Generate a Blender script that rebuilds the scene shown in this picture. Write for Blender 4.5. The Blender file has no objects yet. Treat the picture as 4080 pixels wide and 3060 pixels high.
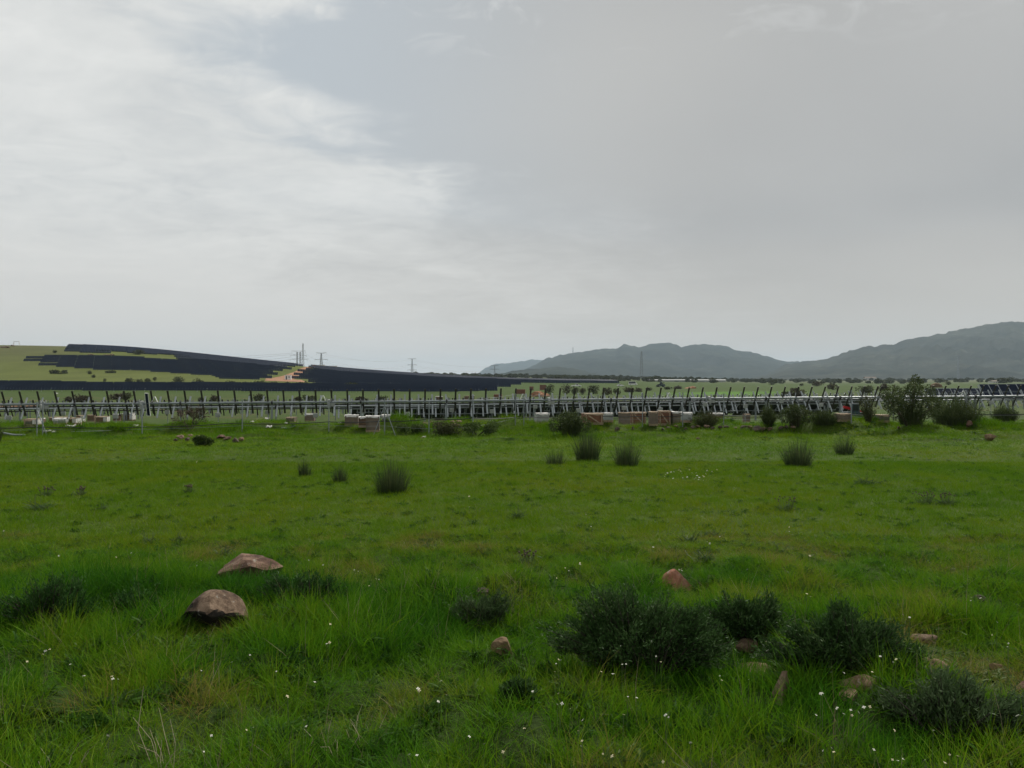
import bpy, bmesh, math, random
import numpy as np
from mathutils import Vector, Matrix, Euler

# ------------------------------------------------------------------ camera, sky, sun, exposure
SC = bpy.context.scene
COL = SC.collection
F = 3082.0           # focal length in pixels of the 4080 px wide photograph
CX, CY = 2040.0, 1530.0
CAM_Z = 1.65
cam_data = bpy.data.cameras.new('camera')
cam_data.sensor_width = 36.0
cam_data.lens = 36.0 * F / 4080.0
cam_data.clip_start = 0.05
cam_data.clip_end = 60000.0
cam = bpy.data.objects.new('camera', cam_data)
COL.objects.link(cam)
cam.location = (0, 0, CAM_Z)
cam.rotation_euler = (math.radians(90), 0, 0)
SC.camera = cam

SUN_AZ = math.radians(38)      # to the right of the view direction, behind the scene
SUN_EL = math.radians(45)
world = bpy.data.worlds.new('World')
SC.world = world
world.use_nodes = True
WN = world.node_tree
WN.nodes.clear()


class NB:
    """tiny node-tree builder"""
    def __init__(self, tree):
        self.t = tree

    def n(self, kind, **kw):
        nd = self.t.nodes.new(kind)
        for k, v in kw.items():
            setattr(nd, k, v)
        return nd

    def put(self, sock, v):
        if hasattr(v, 'is_output') or isinstance(v, bpy.types.NodeSocket):
            self.t.links.new(v, sock)
        elif v is not None:
            sock.default_value = v

    def m(self, op, a, b=None, c=None, clamp=False):
        nd = self.n('ShaderNodeMath', operation=op)
        nd.use_clamp = clamp
        self.put(nd.inputs[0], a)
        if b is not None:
            self.put(nd.inputs[1], b)
        if c is not None:
            self.put(nd.inputs[2], c)
        return nd.outputs[0]

    def vm(self, op, a, b=None):
        nd = self.n('ShaderNodeVectorMath', operation=op)
        self.put(nd.inputs[0], a)
        if b is not None:
            self.put(nd.inputs[1], b)
        return nd.outputs[0]

    def noise(self, vec, scale, detail=4.0, rough=0.55, dist=0.0):
        nd = self.n('ShaderNodeTexNoise')
        self.put(nd.inputs['Vector'], vec)
        nd.inputs['Scale'].default_value = scale
        nd.inputs['Detail'].default_value = detail
        nd.inputs['Roughness'].default_value = rough
        nd.inputs['Distortion'].default_value = dist
        return nd.outputs['Fac']

    def ramp(self, fac, stops, interp='LINEAR'):
        nd = self.n('ShaderNodeValToRGB')
        nd.color_ramp.interpolation = interp
        e = nd.color_ramp.elements
        while len(e) < len(stops):
            e.new(0.5)
        for i, (p, c) in enumerate(stops):
            e[i].position = p
            e[i].color = (c[0], c[1], c[2], 1.0) if hasattr(c, '__len__') else (c, c, c, 1.0)
        self.put(nd.inputs[0], fac)
        return nd.outputs[0]

    def mix(self, fac, a, b, blend='MIX'):
        nd = self.n('ShaderNodeMix', data_type='RGBA', blend_type=blend)
        self.put(nd.inputs[0], fac)
        for s, v in ((nd.inputs[6], a), (nd.inputs[7], b)):
            if isinstance(v, (tuple, list)):
                v = (v[0], v[1], v[2], 1.0)
            self.put(s, v)
        return nd.outputs[2]

    def sstep(self, v, lo, hi):
        nd = self.n('ShaderNodeMapRange', interpolation_type='SMOOTHSTEP')
        self.put(nd.inputs[0], v)
        nd.inputs[1].default_value = lo
        nd.inputs[2].default_value = hi
        return nd.outputs[0]


def build_sky():
    b = NB(WN)
    tc = b.n('ShaderNodeTexCoord')
    d = tc.outputs['Generated']
    sp = b.n('ShaderNodeSeparateXYZ')
    b.put(sp.inputs[0], d)
    dx, dy, dz = sp.outputs
    sky = b.n('ShaderNodeTexSky', sky_type='NISHITA')
    sky.sun_disc = False
    sky.sun_elevation = SUN_EL
    sky.sun_rotation = SUN_AZ
    sky.dust_density = 3.0
    clear = b.vm('SCALE', sky.outputs[0])
    clear.node.inputs['Scale'].default_value = 0.075
    # cloud sheet projected on a plane overhead, stretched sideways
    dzc = b.m('ADD', b.m('MAXIMUM', dz, 0.0), 0.16)
    px = b.m('DIVIDE', dx, dzc)
    py = b.m('DIVIDE', dy, dzc)
    cb = b.n('ShaderNodeCombineXYZ')
    b.put(cb.inputs[0], px)
    b.put(cb.inputs[1], b.m('MULTIPLY', py, 1.25))
    P = cb.outputs[0]
    n_big = b.noise(P, 0.6, 2.0, 0.5, 0.3)
    n_mid = b.noise(P, 1.7, 4.0, 0.6, 0.7)
    n_fine = b.noise(P, 6.5, 4.0, 0.62, 0.9)
    az = b.m('ARCTAN2', dx, dy)
    el = b.m('ARCSINE', dz)
    # edge of the bright stratus bank: azimuth of its rim as a function of elevation
    fc = b.n('ShaderNodeFloatCurve')
    cv = fc.mapping.curves[0]
    pts = [(0.0, 0.60), (0.16, 0.47), (0.20, 0.40), (0.245, 0.425), (0.272, 0.36), (0.30, 0.21), (0.335, 0.18), (0.39, 0.06), (0.44, 0.15), (0.50, 0.52), (0.60, 0.75), (1.0, 0.8)]
    cv.points[0].location = pts[0]
    cv.points[1].location = pts[-1]
    for q in pts[1:-1]:
        cv.points.new(*q)
    fc.mapping.update()
    b.put(fc.inputs['Value'], el)
    rim = b.m('SUBTRACT', b.m('MULTIPLY', fc.outputs[0], 0.9), 0.42)   # radians
    wob = b.m('ADD', b.m('MULTIPLY', b.m('SUBTRACT', n_mid, 0.5), 0.46), b.m('MULTIPLY', b.m('SUBTRACT', n_fine, 0.5), 0.20))
    sd = b.m('ADD', b.m('SUBTRACT', rim, az), wob)
    sharp = b.sstep(sd, -0.09, 0.13)
    low = b.sstep(el, 0.19, 0.27)                     # below this the bank dissolves into haze
    soft = b.sstep(sd, -0.35, 0.45)
    bank = b.m('ADD', b.m('MULTIPLY', sharp, low), b.m('MULTIPLY', soft, b.m('SUBTRACT', 1.0, low)))
    # thin grey veil that covers the right part, leaving a blue gap next to the bank
    veil = b.m('ADD', b.m('MULTIPLY', b.sstep(b.m('ADD', az, b.m('MULTIPLY', b.m('SUBTRACT', n_big, 0.5), 0.25)), -0.34, 0.24), 0.66), 0.30)
    veil = b.m('MAXIMUM', veil, b.m('SUBTRACT', 1.0, b.sstep(el, 0.16, 0.30)), clamp=True)
    n_v = n_big
    grey = b.ramp(n_v, [(0.34, (0.412, 0.415, 0.412)), (0.66, (0.515, 0.512, 0.498))])
    horizon = b.sstep(el, 0.02, 0.22)
    grey = b.mix(horizon, (0.550, 0.525, 0.480), grey)
    base = b.mix(0.93, clear, (0.535, 0.602, 0.660))
    base = b.mix(veil, base, grey)
    n_w = b.m('ADD', b.m('MULTIPLY', n_mid, 0.7), b.m('MULTIPLY', n_fine, 0.3))
    white = b.ramp(n_w, [(0.27, (0.570, 0.590, 0.598)), (0.50, (0.700, 0.712, 0.703)), (0.72, (0.805, 0.810, 0.792))])
    white = b.mix(b.sstep(el, 0.05, 0.24), (0.690, 0.674, 0.640), white)
    # a few stray puffs in the blue gap
    puff = b.m('MULTIPLY', b.sstep(b.m('ADD', b.m('MULTIPLY', n_fine, 0.6), b.m('MULTIPLY', n_mid, 0.4)), 0.53, 0.63), b.sstep(el, 0.36, 0.46))
    base = b.mix(b.m('MULTIPLY', puff, 0.45), base, (0.68, 0.69, 0.685))
    col = b.mix(bank, base, white)
    bg = b.n('ShaderNodeBackground')
    b.put(bg.inputs[0], col)
    bg.inputs[1].default_value = 1.0
    out = b.n('ShaderNodeOutputWorld')
    b.t.links.new(bg.outputs[0], out.inputs[0])


build_sky()
world.cycles.sampling_method = 'MANUAL'
world.cycles.sample_map_resolution = 256
sun_data = bpy.data.lights.new('sun', 'SUN')
sun_data.energy = 4.0
sun_data.angle = math.radians(2.5)
sun_data.color = (1.0, 0.95, 0.87)
sun = bpy.data.objects.new('sun', sun_data)
COL.objects.link(sun)
sun_dir = Vector((math.sin(SUN_AZ) * math.cos(SUN_EL), math.cos(SUN_AZ) * math.cos(SUN_EL), math.sin(SUN_EL)))
sun.rotation_euler = (-sun_dir).to_track_quat('-Z', 'Y').to_euler()
sun.location = (0, 0, 50)

SC.view_settings.view_transform = 'Standard'
SC.view_settings.look = 'None'
SC.view_settings.exposure = 0.0
SC.view_settings.gamma = 1.0
SC.view_settings.use_curve_mapping = False
SC.cycles.use_denoising = True
SC.cycles.denoising_prefilter = 'ACCURATE'
SC.cycles.use_adaptive_sampling = True
SC.cycles.adaptive_threshold = 0.012
SC.cycles.max_bounces = 6
SC.cycles.diffuse_bounces = 3
SC.cycles.transparent_max_bounces = 4
SC.cycles.volume_bounces = 0
SC.cycles.caustics_reflective = False
SC.cycles.caustics_refractive = False

# ------------------------------------------------------------------ helpers
RNG = np.random.default_rng(11)


def vhash(ix, iy, seed):
    h = (ix.astype(np.int64) * 374761393 + iy.astype(np.int64) * 668265263 + seed * 1442695041) & 0x7fffffff
    h = ((h ^ (h >> 13)) * 1274126177) & 0x7fffffff
    return ((h ^ (h >> 16)) & 0xffff) / 65535.0


def vnoise(x, y, seed=0):
    x = np.asarray(x, float)
    y = np.asarray(y, float)
    ix, iy = np.floor(x), np.floor(y)
    fx, fy = x - ix, y - iy
    fx = fx * fx * (3 - 2 * fx)
    fy = fy * fy * (3 - 2 * fy)
    ix, iy = ix.astype(np.int64), iy.astype(np.int64)
    a, b_ = vhash(ix, iy, seed), vhash(ix + 1, iy, seed)
    c, d = vhash(ix, iy + 1, seed), vhash(ix + 1, iy + 1, seed)
    return (a * (1 - fx) + b_ * fx) * (1 - fy) + (c * (1 - fx) + d * fx) * fy


def fbm(x, y, seed=0, oct=4, gain=0.5):
    s, a, t = 0.0, 1.0, 0.0
    for k in range(oct):
        s = s + a * vnoise(np.asarray(x) * 2 ** k + 17.3 * k, np.asarray(y) * 2 ** k - 9.1 * k, seed + k)
        t += a
        a *= gain
    return s / t


# ---- terrain: rows of the photograph where the ground lies at a given distance, turned into heights
XN = np.array([-2600, 0, 500, 1000, 1500, 2000, 2500, 3000, 3500, 4080, 6700], float)
ROWS = [  # distance, picture row of the ground for each XN
    (60, [1695, 1695, 1695, 1695, 1695, 1696, 1698, 1692, 1686, 1683, 1683]),
    (70, [1692, 1692, 1691, 1690, 1688, 1686, 1684, 1678, 1672, 1668, 1668]),
    (96, [1678, 1678, 1676, 1672, 1668, 1664, 1660, 1652, 1646, 1641, 1641]),
    (140, [1648, 1648, 1646, 1642, 1639, 1635, 1628, 1619, 1612, 1607, 1607]),
    (200, [1602, 1602, 1601, 1599, 1596, 1594, 1590, 1584, 1578, 1574, 1574]),
    (330, [1558, 1558, 1559, 1561, 1563, 1566, 1562, 1556, 1552, 1550, 1550]),
    (420, [1520, 1522, 1527, 1535, 1545, 1552, 1550, 1547, 1544, 1542, 1542]),
    (520, [1474, 1478, 1485, 1503, 1526, 1537, 1539, 1540, 1537, 1535, 1535]),
    (700, [1355, 1368, 1377, 1437, 1484, 1517, 1524, 1533, 1532, 1530, 1530]),
    (900, [1390, 1400, 1410, 1458, 1494, 1512, 1517, 1528, 1528, 1526, 1526]),
    (1500, [1465, 1470, 1478, 1490, 1498, 1500, 1506, 1522, 1518, 1518, 1518]),
    (3000, [1500, 1500, 1500, 1500, 1502, 1505, 1508, 1516, 1512, 1512, 1512]),
    (6000, [1515, 1515, 1515, 1515, 1515, 1515, 1515, 1515, 1515, 1515, 1515]),
    (16000, [1522] * 11),
]
_LY = np.linspace(math.log(30), math.log(16000), 260)
_LX = np.linspace(-2600, 6700, 140)


def _make_table():
    ly = [math.log(30), math.log(45)] + [math.log(r[0]) for r in ROWS]
    z = [[-0.026 * 30] * len(XN), [-0.026 * 45] * len(XN)]
    for dist, rows in ROWS:
        z.append([CAM_Z + (CY - e) / F * dist for e in rows])
    z = np.array(z)
    t1 = np.stack([np.interp(_LY, ly, z[:, j]) for j in range(len(XN))], 1)
    t2 = np.stack([np.interp(_LX, XN, t1[i]) for i in range(len(_LY))], 0)
    ky = np.exp(-0.5 * (np.arange(-4, 5) / 1.8) ** 2)
    ky /= ky.sum()
    pad = np.pad(t2, ((4, 4), (0, 0)), 'edge')
    # keep the far slope when padding
    t3 = sum(ky[k] * pad[k:k + len(_LY)] for k in range(9))
    t3[:12] = t2[:12]
    kx = np.exp(-0.5 * (np.arange(-6, 7) / 2.6) ** 2)
    kx /= kx.sum()
    pad = np.pad(t3, ((0, 0), (6, 6)), 'edge')
    return sum(kx[k] * pad[:, k:k + len(_LX)] for k in range(13))


_TAB = _make_table()
HUMPS = []           # (X, Y, rx, ry, height) filled below


def gz(X, Y, detail=True):
    X = np.asarray(X, float)
    Y = np.asarray(Y, float)
    Yc = np.maximum(Y, 30.0)
    xi = np.clip((CX + X / Yc * F), -2600, 6700)
    fy = np.clip((np.log(np.minimum(Yc, 15900)) - _LY[0]) / (_LY[1] - _LY[0]), 0, len(_LY) - 1.001)
    fx = np.clip((xi - _LX[0]) / (_LX[1] - _LX[0]), 0, len(_LX) - 1.001)
    iy, ix = fy.astype(int), fx.astype(int)
    ty, tx = fy - iy, fx - ix
    z = (_TAB[iy, ix] * (1 - tx) + _TAB[iy, ix + 1] * tx) * (1 - ty) + (_TAB[iy + 1, ix] * (1 - tx) + _TAB[iy + 1, ix + 1] * tx) * ty
    z = np.where(Y < 30, -0.026 * np.maximum(Y, -5), z)
    if detail:
        near = np.clip((11 - Y) / 4, 0, 1)
        z = z + near * (0.22 * (fbm(X * 0.9, Y * 0.9, 5, 3) - 0.5) + 0.15 * (vnoise(X * 2.6, Y * 2.6, 9) - 0.5))
        z = z + np.clip((Y - 6) / 4, 0, 1) * np.clip((60 - Y) / 10, 0, 1) * 0.10 * (fbm(X * 0.22, Y * 0.22, 3, 3) - 0.5)
        band = np.exp(-((Y - 44) / 8.0) ** 2)
        z = z + band * (2.6 * np.clip(fbm(X * 0.33, Y * 0.5, 21, 3) - 0.48, 0, 1) + 0.12 * (vnoise(X * 1.3, Y * 1.3, 8) - 0.5))
        z = z + np.clip((Y - 150) / 200, 0, 1) * np.clip((3000 - Y) / 500, 0, 1) * 0.5 * (fbm(X * 0.012, Y * 0.012, 31, 3) - 0.5)
        for (hx, hy, rx, ry, h) in HUMPS:
            z = z + h * np.exp(-((X - hx) / rx) ** 2 - ((Y - hy) / ry) ** 2)
    return z


def g0(X, Y):
    return float(gz(np.array([X]), np.array([Y]))[0])


def pix(x, y, Y):
    return Vector(((x - CX) / F * Y, Y, CAM_Z + (CY - y) / F * Y))


def on_ground(x, Y):
    X = (x - CX) / F * Y
    return Vector((X, Y, g0(X, Y)))


_MY = np.geomspace(2.5, 1400, 3000)


def hit(x, y, ymin=2.5):
    """first ground point seen at pixel x, y of the photograph"""
    X = (x - CX) / F * _MY
    z = gz(X, _MY)
    row = CY + (CAM_Z - z) / _MY * F
    ok = np.where((row <= y) & (_MY >= ymin))[0]
    k = ok[0] if len(ok) else len(_MY) - 1
    return Vector((X[k], _MY[k], z[k]))


def tag(o, label=None, cat=None, group=None, kind=None):
    if label:
        o['label'] = label
    if cat:
        o['category'] = cat
    if group:
        o['group'] = group
    if kind:
        o['kind'] = kind
    return o


def empty(name, loc, rz=0.0):
    o = bpy.data.objects.new(name, None)
    o.empty_display_size = 0.1
    COL.objects.link(o)
    o.location = loc
    o.rotation_euler = (0, 0, rz)
    return o


def link(name, me, parent=None, loc=(0, 0, 0), rot=(0, 0, 0), scale=None):
    o = bpy.data.objects.new(name, me)
    COL.objects.link(o)
    o.location = loc
    o.rotation_euler = rot
    if scale is not None:
        o.scale = scale
    if parent is not None:
        o.parent = parent
    return o


def arr_mesh(name, v, faces, mats, mat_idx=None, smooth=False):
    """v (N,3); faces: list of (M,k) arrays"""
    me = bpy.data.meshes.new(name)
    v = np.asarray(v, np.float32)
    faces = [np.asarray(f, np.int32) for f in (faces if isinstance(faces, list) else [faces]) if len(f)]
    me.vertices.add(len(v))
    me.vertices.foreach_set('co', v.ravel())
    nl = sum(f.size for f in faces)
    nf = sum(len(f) for f in faces)
    me.loops.add(nl)
    me.polygons.add(nf)
    me.loops.foreach_set('vertex_index', np.concatenate([f.ravel() for f in faces]))
    tot = np.concatenate([np.full(len(f), f.shape[1], np.int32) for f in faces])
    st = np.concatenate([[0], np.cumsum(tot)[:-1]]).astype(np.int32)
    me.polygons.foreach_set('loop_start', st)
    me.polygons.foreach_set('loop_total', tot)
    if mat_idx is not None:
        me.polygons.foreach_set('material_index', np.asarray(mat_idx, np.int32))
    if smooth:
        me.polygons.foreach_set('use_smooth', np.ones(nf, bool))
    for m in (mats if isinstance(mats, (list, tuple)) else [mats]):
        me.materials.append(m)
    me.update()
    me.validate()
    return me


class MB:
    """collects boxes, bars and tubes into one mesh"""
    def __init__(self):
        self.v, self.f, self.mi = [], [], []

    def _add(self, vs, fs, mi=0):
        o = len(self.v)
        self.v += [tuple(p) for p in vs]
        self.f += [tuple(i + o for i in q) for q in fs]
        self.mi += [mi] * len(fs)
        return self

    def box(self, c, s, rot=None, mi=0):
        M = rot.to_matrix() if isinstance(rot, Euler) else (rot or Matrix.Identity(3))
        c = Vector(c)
        vs = [c + M @ Vector((x * s[0] / 2, y * s[1] / 2, z * s[2] / 2)) for x in (-1, 1) for y in (-1, 1) for z in (-1, 1)]
        return self._add(vs, [(0, 1, 3, 2), (4, 6, 7, 5), (0, 4, 5, 1), (2, 3, 7, 6), (0, 2, 6, 4), (1, 5, 7, 3)], mi)

    def bar(self, a, b, w, t=None, up=(0, 0, 1), mi=0):
        a, b = Vector(a), Vector(b)
        d = b - a
        L = d.length
        d.normalize()
        u = Vector(up)
        s = d.cross(u)
        if s.length < 1e-4:
            s = d.cross(Vector((1, 0, 0)))
        s.normalize()
        u = s.cross(d)
        M = Matrix((s, d, u)).transposed()
        return self.box((a + b) / 2, (w, L, t or w), M, mi)

    def tube(self, pts, r, n=8, cap=True, mi=0):
        pts = [Vector(p) for p in pts]
        rs = r if hasattr(r, '__len__') else [r] * len(pts)
        rings = []
        for i, p in enumerate(pts):
            d = (pts[min(i + 1, len(pts) - 1)] - pts[max(i - 1, 0)]).normalized()
            s = d.cross(Vector((0, 0, 1)))
            if s.length < 1e-3:
                s = Vector((1, 0, 0))
            s.normalize()
            u = s.cross(d)
            rings.append([p + (s * math.cos(2 * math.pi * k / n) + u * math.sin(2 * math.pi * k / n)) * rs[i] for k in range(n)])
        fs = [(i * n + k, i * n + (k + 1) % n, (i + 1) * n + (k + 1) % n, (i + 1) * n + k) for i in range(len(pts) - 1) for k in range(n)]
        if cap:
            fs += [tuple(range(n - 1, -1, -1)), tuple((len(pts) - 1) * n + k for k in range(n))]
        return self._add([p for rg in rings for p in rg], fs, mi)

    def lathe(self, prof, axis_o=(0, 0, 0), n=14, axis='Z', mi=0):
        o = Vector(axis_o)
        vs, fs = [], []
        for (r, h) in prof:
            for k in range(n):
                a = 2 * math.pi * k / n
                p = (r * math.cos(a), r * math.sin(a), h)
                if axis == 'X':
                    p = (h, p[0], p[1])
                elif axis == 'Y':
                    p = (p[0], h, p[1])
                vs.append(o + Vector(p))
        for i in range(len(prof) - 1):
            for k in range(n):
                fs.append((i * n + k, i * n + (k + 1) % n, (i + 1) * n + (k + 1) % n, (i + 1) * n + k))
        fs += [tuple(range(n - 1, -1, -1)), tuple((len(prof) - 1) * n + k for k in range(n))]
        return self._add(vs, fs, mi)

    def prism(self, poly, y0, y1, mi=0):
        """polygon in x,z extruded along y"""
        n = len(poly)
        vs = [(x, y0, z) for x, z in poly] + [(x, y1, z) for x, z in poly]
        fs = [tuple(range(n)), tuple(range(2 * n - 1, n - 1, -1))] + [(k, k + n, (k + 1) % n + n, (k + 1) % n) for k in range(n)]
        return self._add(vs, fs, mi)

    def mesh(self, name, mats, bevel=0.0, smooth=False):
        me = bpy.data.meshes.new(name)
        me.from_pydata(self.v, [], self.f)
        for m in (mats if isinstance(mats, (list, tuple)) else [mats]):
            me.materials.append(m)
        if any(self.mi):
            me.polygons.foreach_set('material_index', self.mi)
        bm = bmesh.new()
        bm.from_mesh(me)
        bmesh.ops.recalc_face_normals(bm, faces=bm.faces)
        if bevel:
            bmesh.ops.bevel(bm, geom=list(bm.edges), offset=bevel, segments=1, affect='EDGES')
        bm.to_mesh(me)
        bm.free()
        if smooth:
            me.polygons.foreach_set('use_smooth', [True] * len(me.polygons))
        me.update()
        return me

    def build(self, name, mats, parent=None, loc=(0, 0, 0), rot=(0, 0, 0), bevel=0.0, smooth=False):
        return link(name, self.mesh(name, mats, bevel, smooth), parent, loc, rot)


# ---- foliage primitives
def rand_perp(d, rng):
    r = rng.normal(size=d.shape)
    s = np.cross(d, r)
    return s / (np.linalg.norm(s, axis=1, keepdims=True) + 1e-9)


def strips(base, d, L, W, bend, segs, rng, tip=0.12):
    """bent tapering ribbons; bend (N,3) is added with t^2"""
    n = len(base)
    s = rand_perp(d, rng)
    t = np.linspace(0, 1, segs + 1)
    P = base[:, None, :] + d[:, None, :] * (L[:, None, None] * t[None, :, None]) + bend[:, None, :] * (t ** 2)[None, :, None]
    w = W[:, None] * np.maximum(1 - t ** 1.6, tip)[None, :] * 0.5
    A = P - s[:, None, :] * w[:, :, None]
    B = P + s[:, None, :] * w[:, :, None]
    V = np.stack([A, B], 2).reshape(-1, 3)
    k = np.arange(n)[:, None] * (segs + 1) * 2 + np.arange(segs)[None, :] * 2
    Fq = np.stack([k, k + 1, k + 3, k + 2], -1).reshape(-1, 4)
    return V, Fq


def leaves(base, d, L, W, rng):
    s = rand_perp(d, rng)
    nrm = np.cross(s, d)
    mid = base + d * (L * 0.5)[:, None] + nrm * (L * 0.06)[:, None]
    V = np.stack([base, mid + s * (W / 2)[:, None], base + d * L[:, None], mid - s * (W / 2)[:, None]], 1).reshape(-1, 3)
    Fq = (np.arange(len(base)) * 4)[:, None] + np.arange(4)[None, :]
    return V, Fq


def unit(v):
    return v / (np.linalg.norm(v, axis=-1, keepdims=True) + 1e-9)


# ------------------------------------------------------------------ materials
def new_mat(name):
    m = bpy.data.materials.new(name)
    m.use_nodes = True
    m.node_tree.nodes.clear()
    b = NB(m.node_tree)
    out = b.n('ShaderNodeOutputMaterial')
    return m, b, out


def solid(name, col, rough=0.7, var=0.12, scale=3.0, metal=0.0, bump=0.0, col2=None, spec=0.4):
    m, b, out = new_mat(name)
    tc = b.n('ShaderNodeTexCoord')
    oi = b.n('ShaderNodeObjectInfo')
    v = b.vm('ADD', tc.outputs['Object'], b.vm('SCALE', oi.outputs['Location']))
    nz = b.noise(v, scale, 5.0, 0.6)
    c2 = col2 or tuple(c * (1 - var) for c in col)
    c1 = tuple(min(1, c * (1 + var)) for c in col)
    c = b.ramp(nz, [(0.32, c2), (0.68, c1)])
    p = b.n('ShaderNodeBsdfPrincipled')
    b.put(p.inputs['Base Color'], c)
    p.inputs['Roughness'].default_value = rough
    p.inputs['Metallic'].default_value = metal
    p.inputs['Specular IOR Level'].default_value = spec
    if bump:
        bp = b.n('ShaderNodeBump')
        bp.inputs['Strength'].default_value = bump
        bp.inputs['Distance'].default_value = 0.02
        b.put(bp.inputs['Height'], b.noise(v, scale * 6, 5.0, 0.65))
        b.t.links.new(bp.outputs[0], p.inputs['Normal'])
    b.t.links.new(p.outputs[0], out.inputs[0])
    return m


def leaf_mat(name, stops, transl=0.3, inst=False, rough=0.55, scale=1.2):
    """foliage: colour ramp over a per-clump tint (instances) or noise"""
    m, b, out = new_mat(name)
    if inst:
        at = b.n('ShaderNodeAttribute', attribute_type='INSTANCER', attribute_name='tint')
        fac = at.outputs['Fac']
        geo = b.n('ShaderNodeNewGeometry')
        fac = b.m('ADD', fac, b.m('MULTIPLY', b.m('SUBTRACT', geo.outputs['Random Per Island'], 0.5), 0.34), clamp=True)
    else:
        geo = b.n('ShaderNodeNewGeometry')
        nz = b.noise(geo.outputs['Position'], scale, 3.0, 0.6)
        fac = b.m('ADD', b.m('MULTIPLY', nz, 0.6), b.m('MULTIPLY', geo.outputs['Random Per Island'], 0.4), clamp=True)
    c = b.ramp(fac, stops)
    df = b.n('ShaderNodeBsdfPrincipled')
    b.put(df.inputs['Base Color'], c)
    df.inputs['Roughness'].default_value = rough
    df.inputs['Specular IOR Level'].default_value = 0.06
    tr = b.n('ShaderNodeBsdfTranslucent')
    b.put(tr.inputs[0], c)
    mx = b.n('ShaderNodeMixShader')
    mx.inputs[0].default_value = transl
    b.t.links.new(df.outputs[0], mx.inputs[1])
    b.t.links.new(tr.outputs[0], mx.inputs[2])
    b.t.links.new(mx.outputs[0], out.inputs[0])
    return m


M = {}
M['galv'] = solid('galvanised_steel', (0.21, 0.235, 0.25), 0.5, 0.16, 2.0, 0.2)
M['galv_pale'] = solid('pale_galvanised_steel', (0.30, 0.33, 0.345), 0.55, 0.22, 2.0, 0.15)
M['galv_dull'] = solid('dull_galvanised_steel', (0.13, 0.145, 0.15), 0.6, 0.2, 2.0, 0.2)
M['rail_shade'] = solid('shaded_rail_steel', (0.055, 0.050, 0.048), 0.6, 0.25, 4.0, 0.3)  # near-black colour puts the backlit shade of the rails into the steel
M['black'] = solid('black_plastic', (0.018, 0.018, 0.019), 0.6, 0.2)
M['white'] = solid('white_paint', (0.74, 0.75, 0.74), 0.5, 0.08, 3.0)
M['offwhite'] = solid('white_film', (0.52, 0.51, 0.48), 0.6, 0.2, 5.0)
M['grey_wrap'] = solid('grey_wrap', (0.27, 0.285, 0.275), 0.55, 0.16, 4.0)
M['card'] = solid('brown_cardboard', (0.128, 0.082, 0.053), 0.85, 0.25, 5.0, bump=0.2)
M['card_red'] = solid('reddish_board', (0.150, 0.068, 0.040), 0.85, 0.28, 4.0, bump=0.2)
M['card_grey'] = solid('greyed_cardboard', (0.145, 0.115, 0.090), 0.85, 0.22, 5.0, bump=0.2)
M['card_olive'] = solid('weathered_board', (0.115, 0.115, 0.085), 0.85, 0.22, 5.0, bump=0.2)
M['wood'] = solid('pale_timber', (0.30, 0.225, 0.155), 0.8, 0.22, 8.0, bump=0.2)
M['red'] = solid('red_paint', (0.42, 0.012, 0.015), 0.4, 0.12, 3.0)
M['teal'] = solid('dark_teal_paint', (0.020, 0.042, 0.052), 0.5, 0.15, 3.0)
M['glass'] = solid('dark_window_glass', (0.02, 0.024, 0.028), 0.08, 0.1, 1.0, spec=0.6)
M['tyre'] = solid('tyre_rubber', (0.02, 0.02, 0.02), 0.9, 0.2)
M['orange'] = solid('orange_paint', (0.50, 0.13, 0.03), 0.5, 0.15)
M['lattice'] = solid('lattice_steel', (0.20, 0.21, 0.215), 0.55, 0.12, 0.5, 0.3)
M['earth'] = solid('red_earth', (0.29, 0.148, 0.078), 0.95, 0.25, 0.25, bump=0.3, col2=(0.20, 0.100, 0.050))
M['cell'] = None

# ------------------------------------------------------------------ the land
def ground_material():
    m, b, out = new_mat('meadow_ground')
    geo = b.n('ShaderNodeNewGeometry')
    P = geo.outputs['Position']
    at = b.n('ShaderNodeAttribute', attribute_name='zone_colour')
    n1 = b.noise(P, 0.9, 5.0, 0.62)
    n2 = b.noise(P, 9.0, 5.0, 0.65)
    n3 = b.noise(P, 0.045, 4.0, 0.55)
    k = b.m('ADD', b.m('ADD', b.m('MULTIPLY', n1, 0.75), b.m('MULTIPLY', n2, 0.55)), b.m('MULTIPLY', n3, 0.5))
    gain = b.m('ADD', b.m('MULTIPLY', b.m('SUBTRACT', k, 0.9), 1.1), 1.0)
    c = b.vm('SCALE', at.outputs['Color'])
    b.put(c.node.inputs['Scale'], gain)
    p = b.n('ShaderNodeBsdfPrincipled')
    b.put(p.inputs['Base Color'], c)
    p.inputs['Roughness'].default_value = 0.95
    p.inputs['Specular IOR Level'].default_value = 0.1
    bp = b.n('ShaderNodeBump')
    bp.inputs['Strength'].default_value = 0.7
    bp.inputs['Distance'].default_value = 0.12
    b.put(bp.inputs['Height'], b.noise(P, 2.2, 6.0, 0.7))
    b.t.links.new(bp.outputs[0], p.inputs['Normal'])
    b.t.links.new(p.outputs[0], out.inputs[0])
    return m


def px_of(X, Y):
    return CX + X / np.maximum(Y, 1e-3) * F


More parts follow.
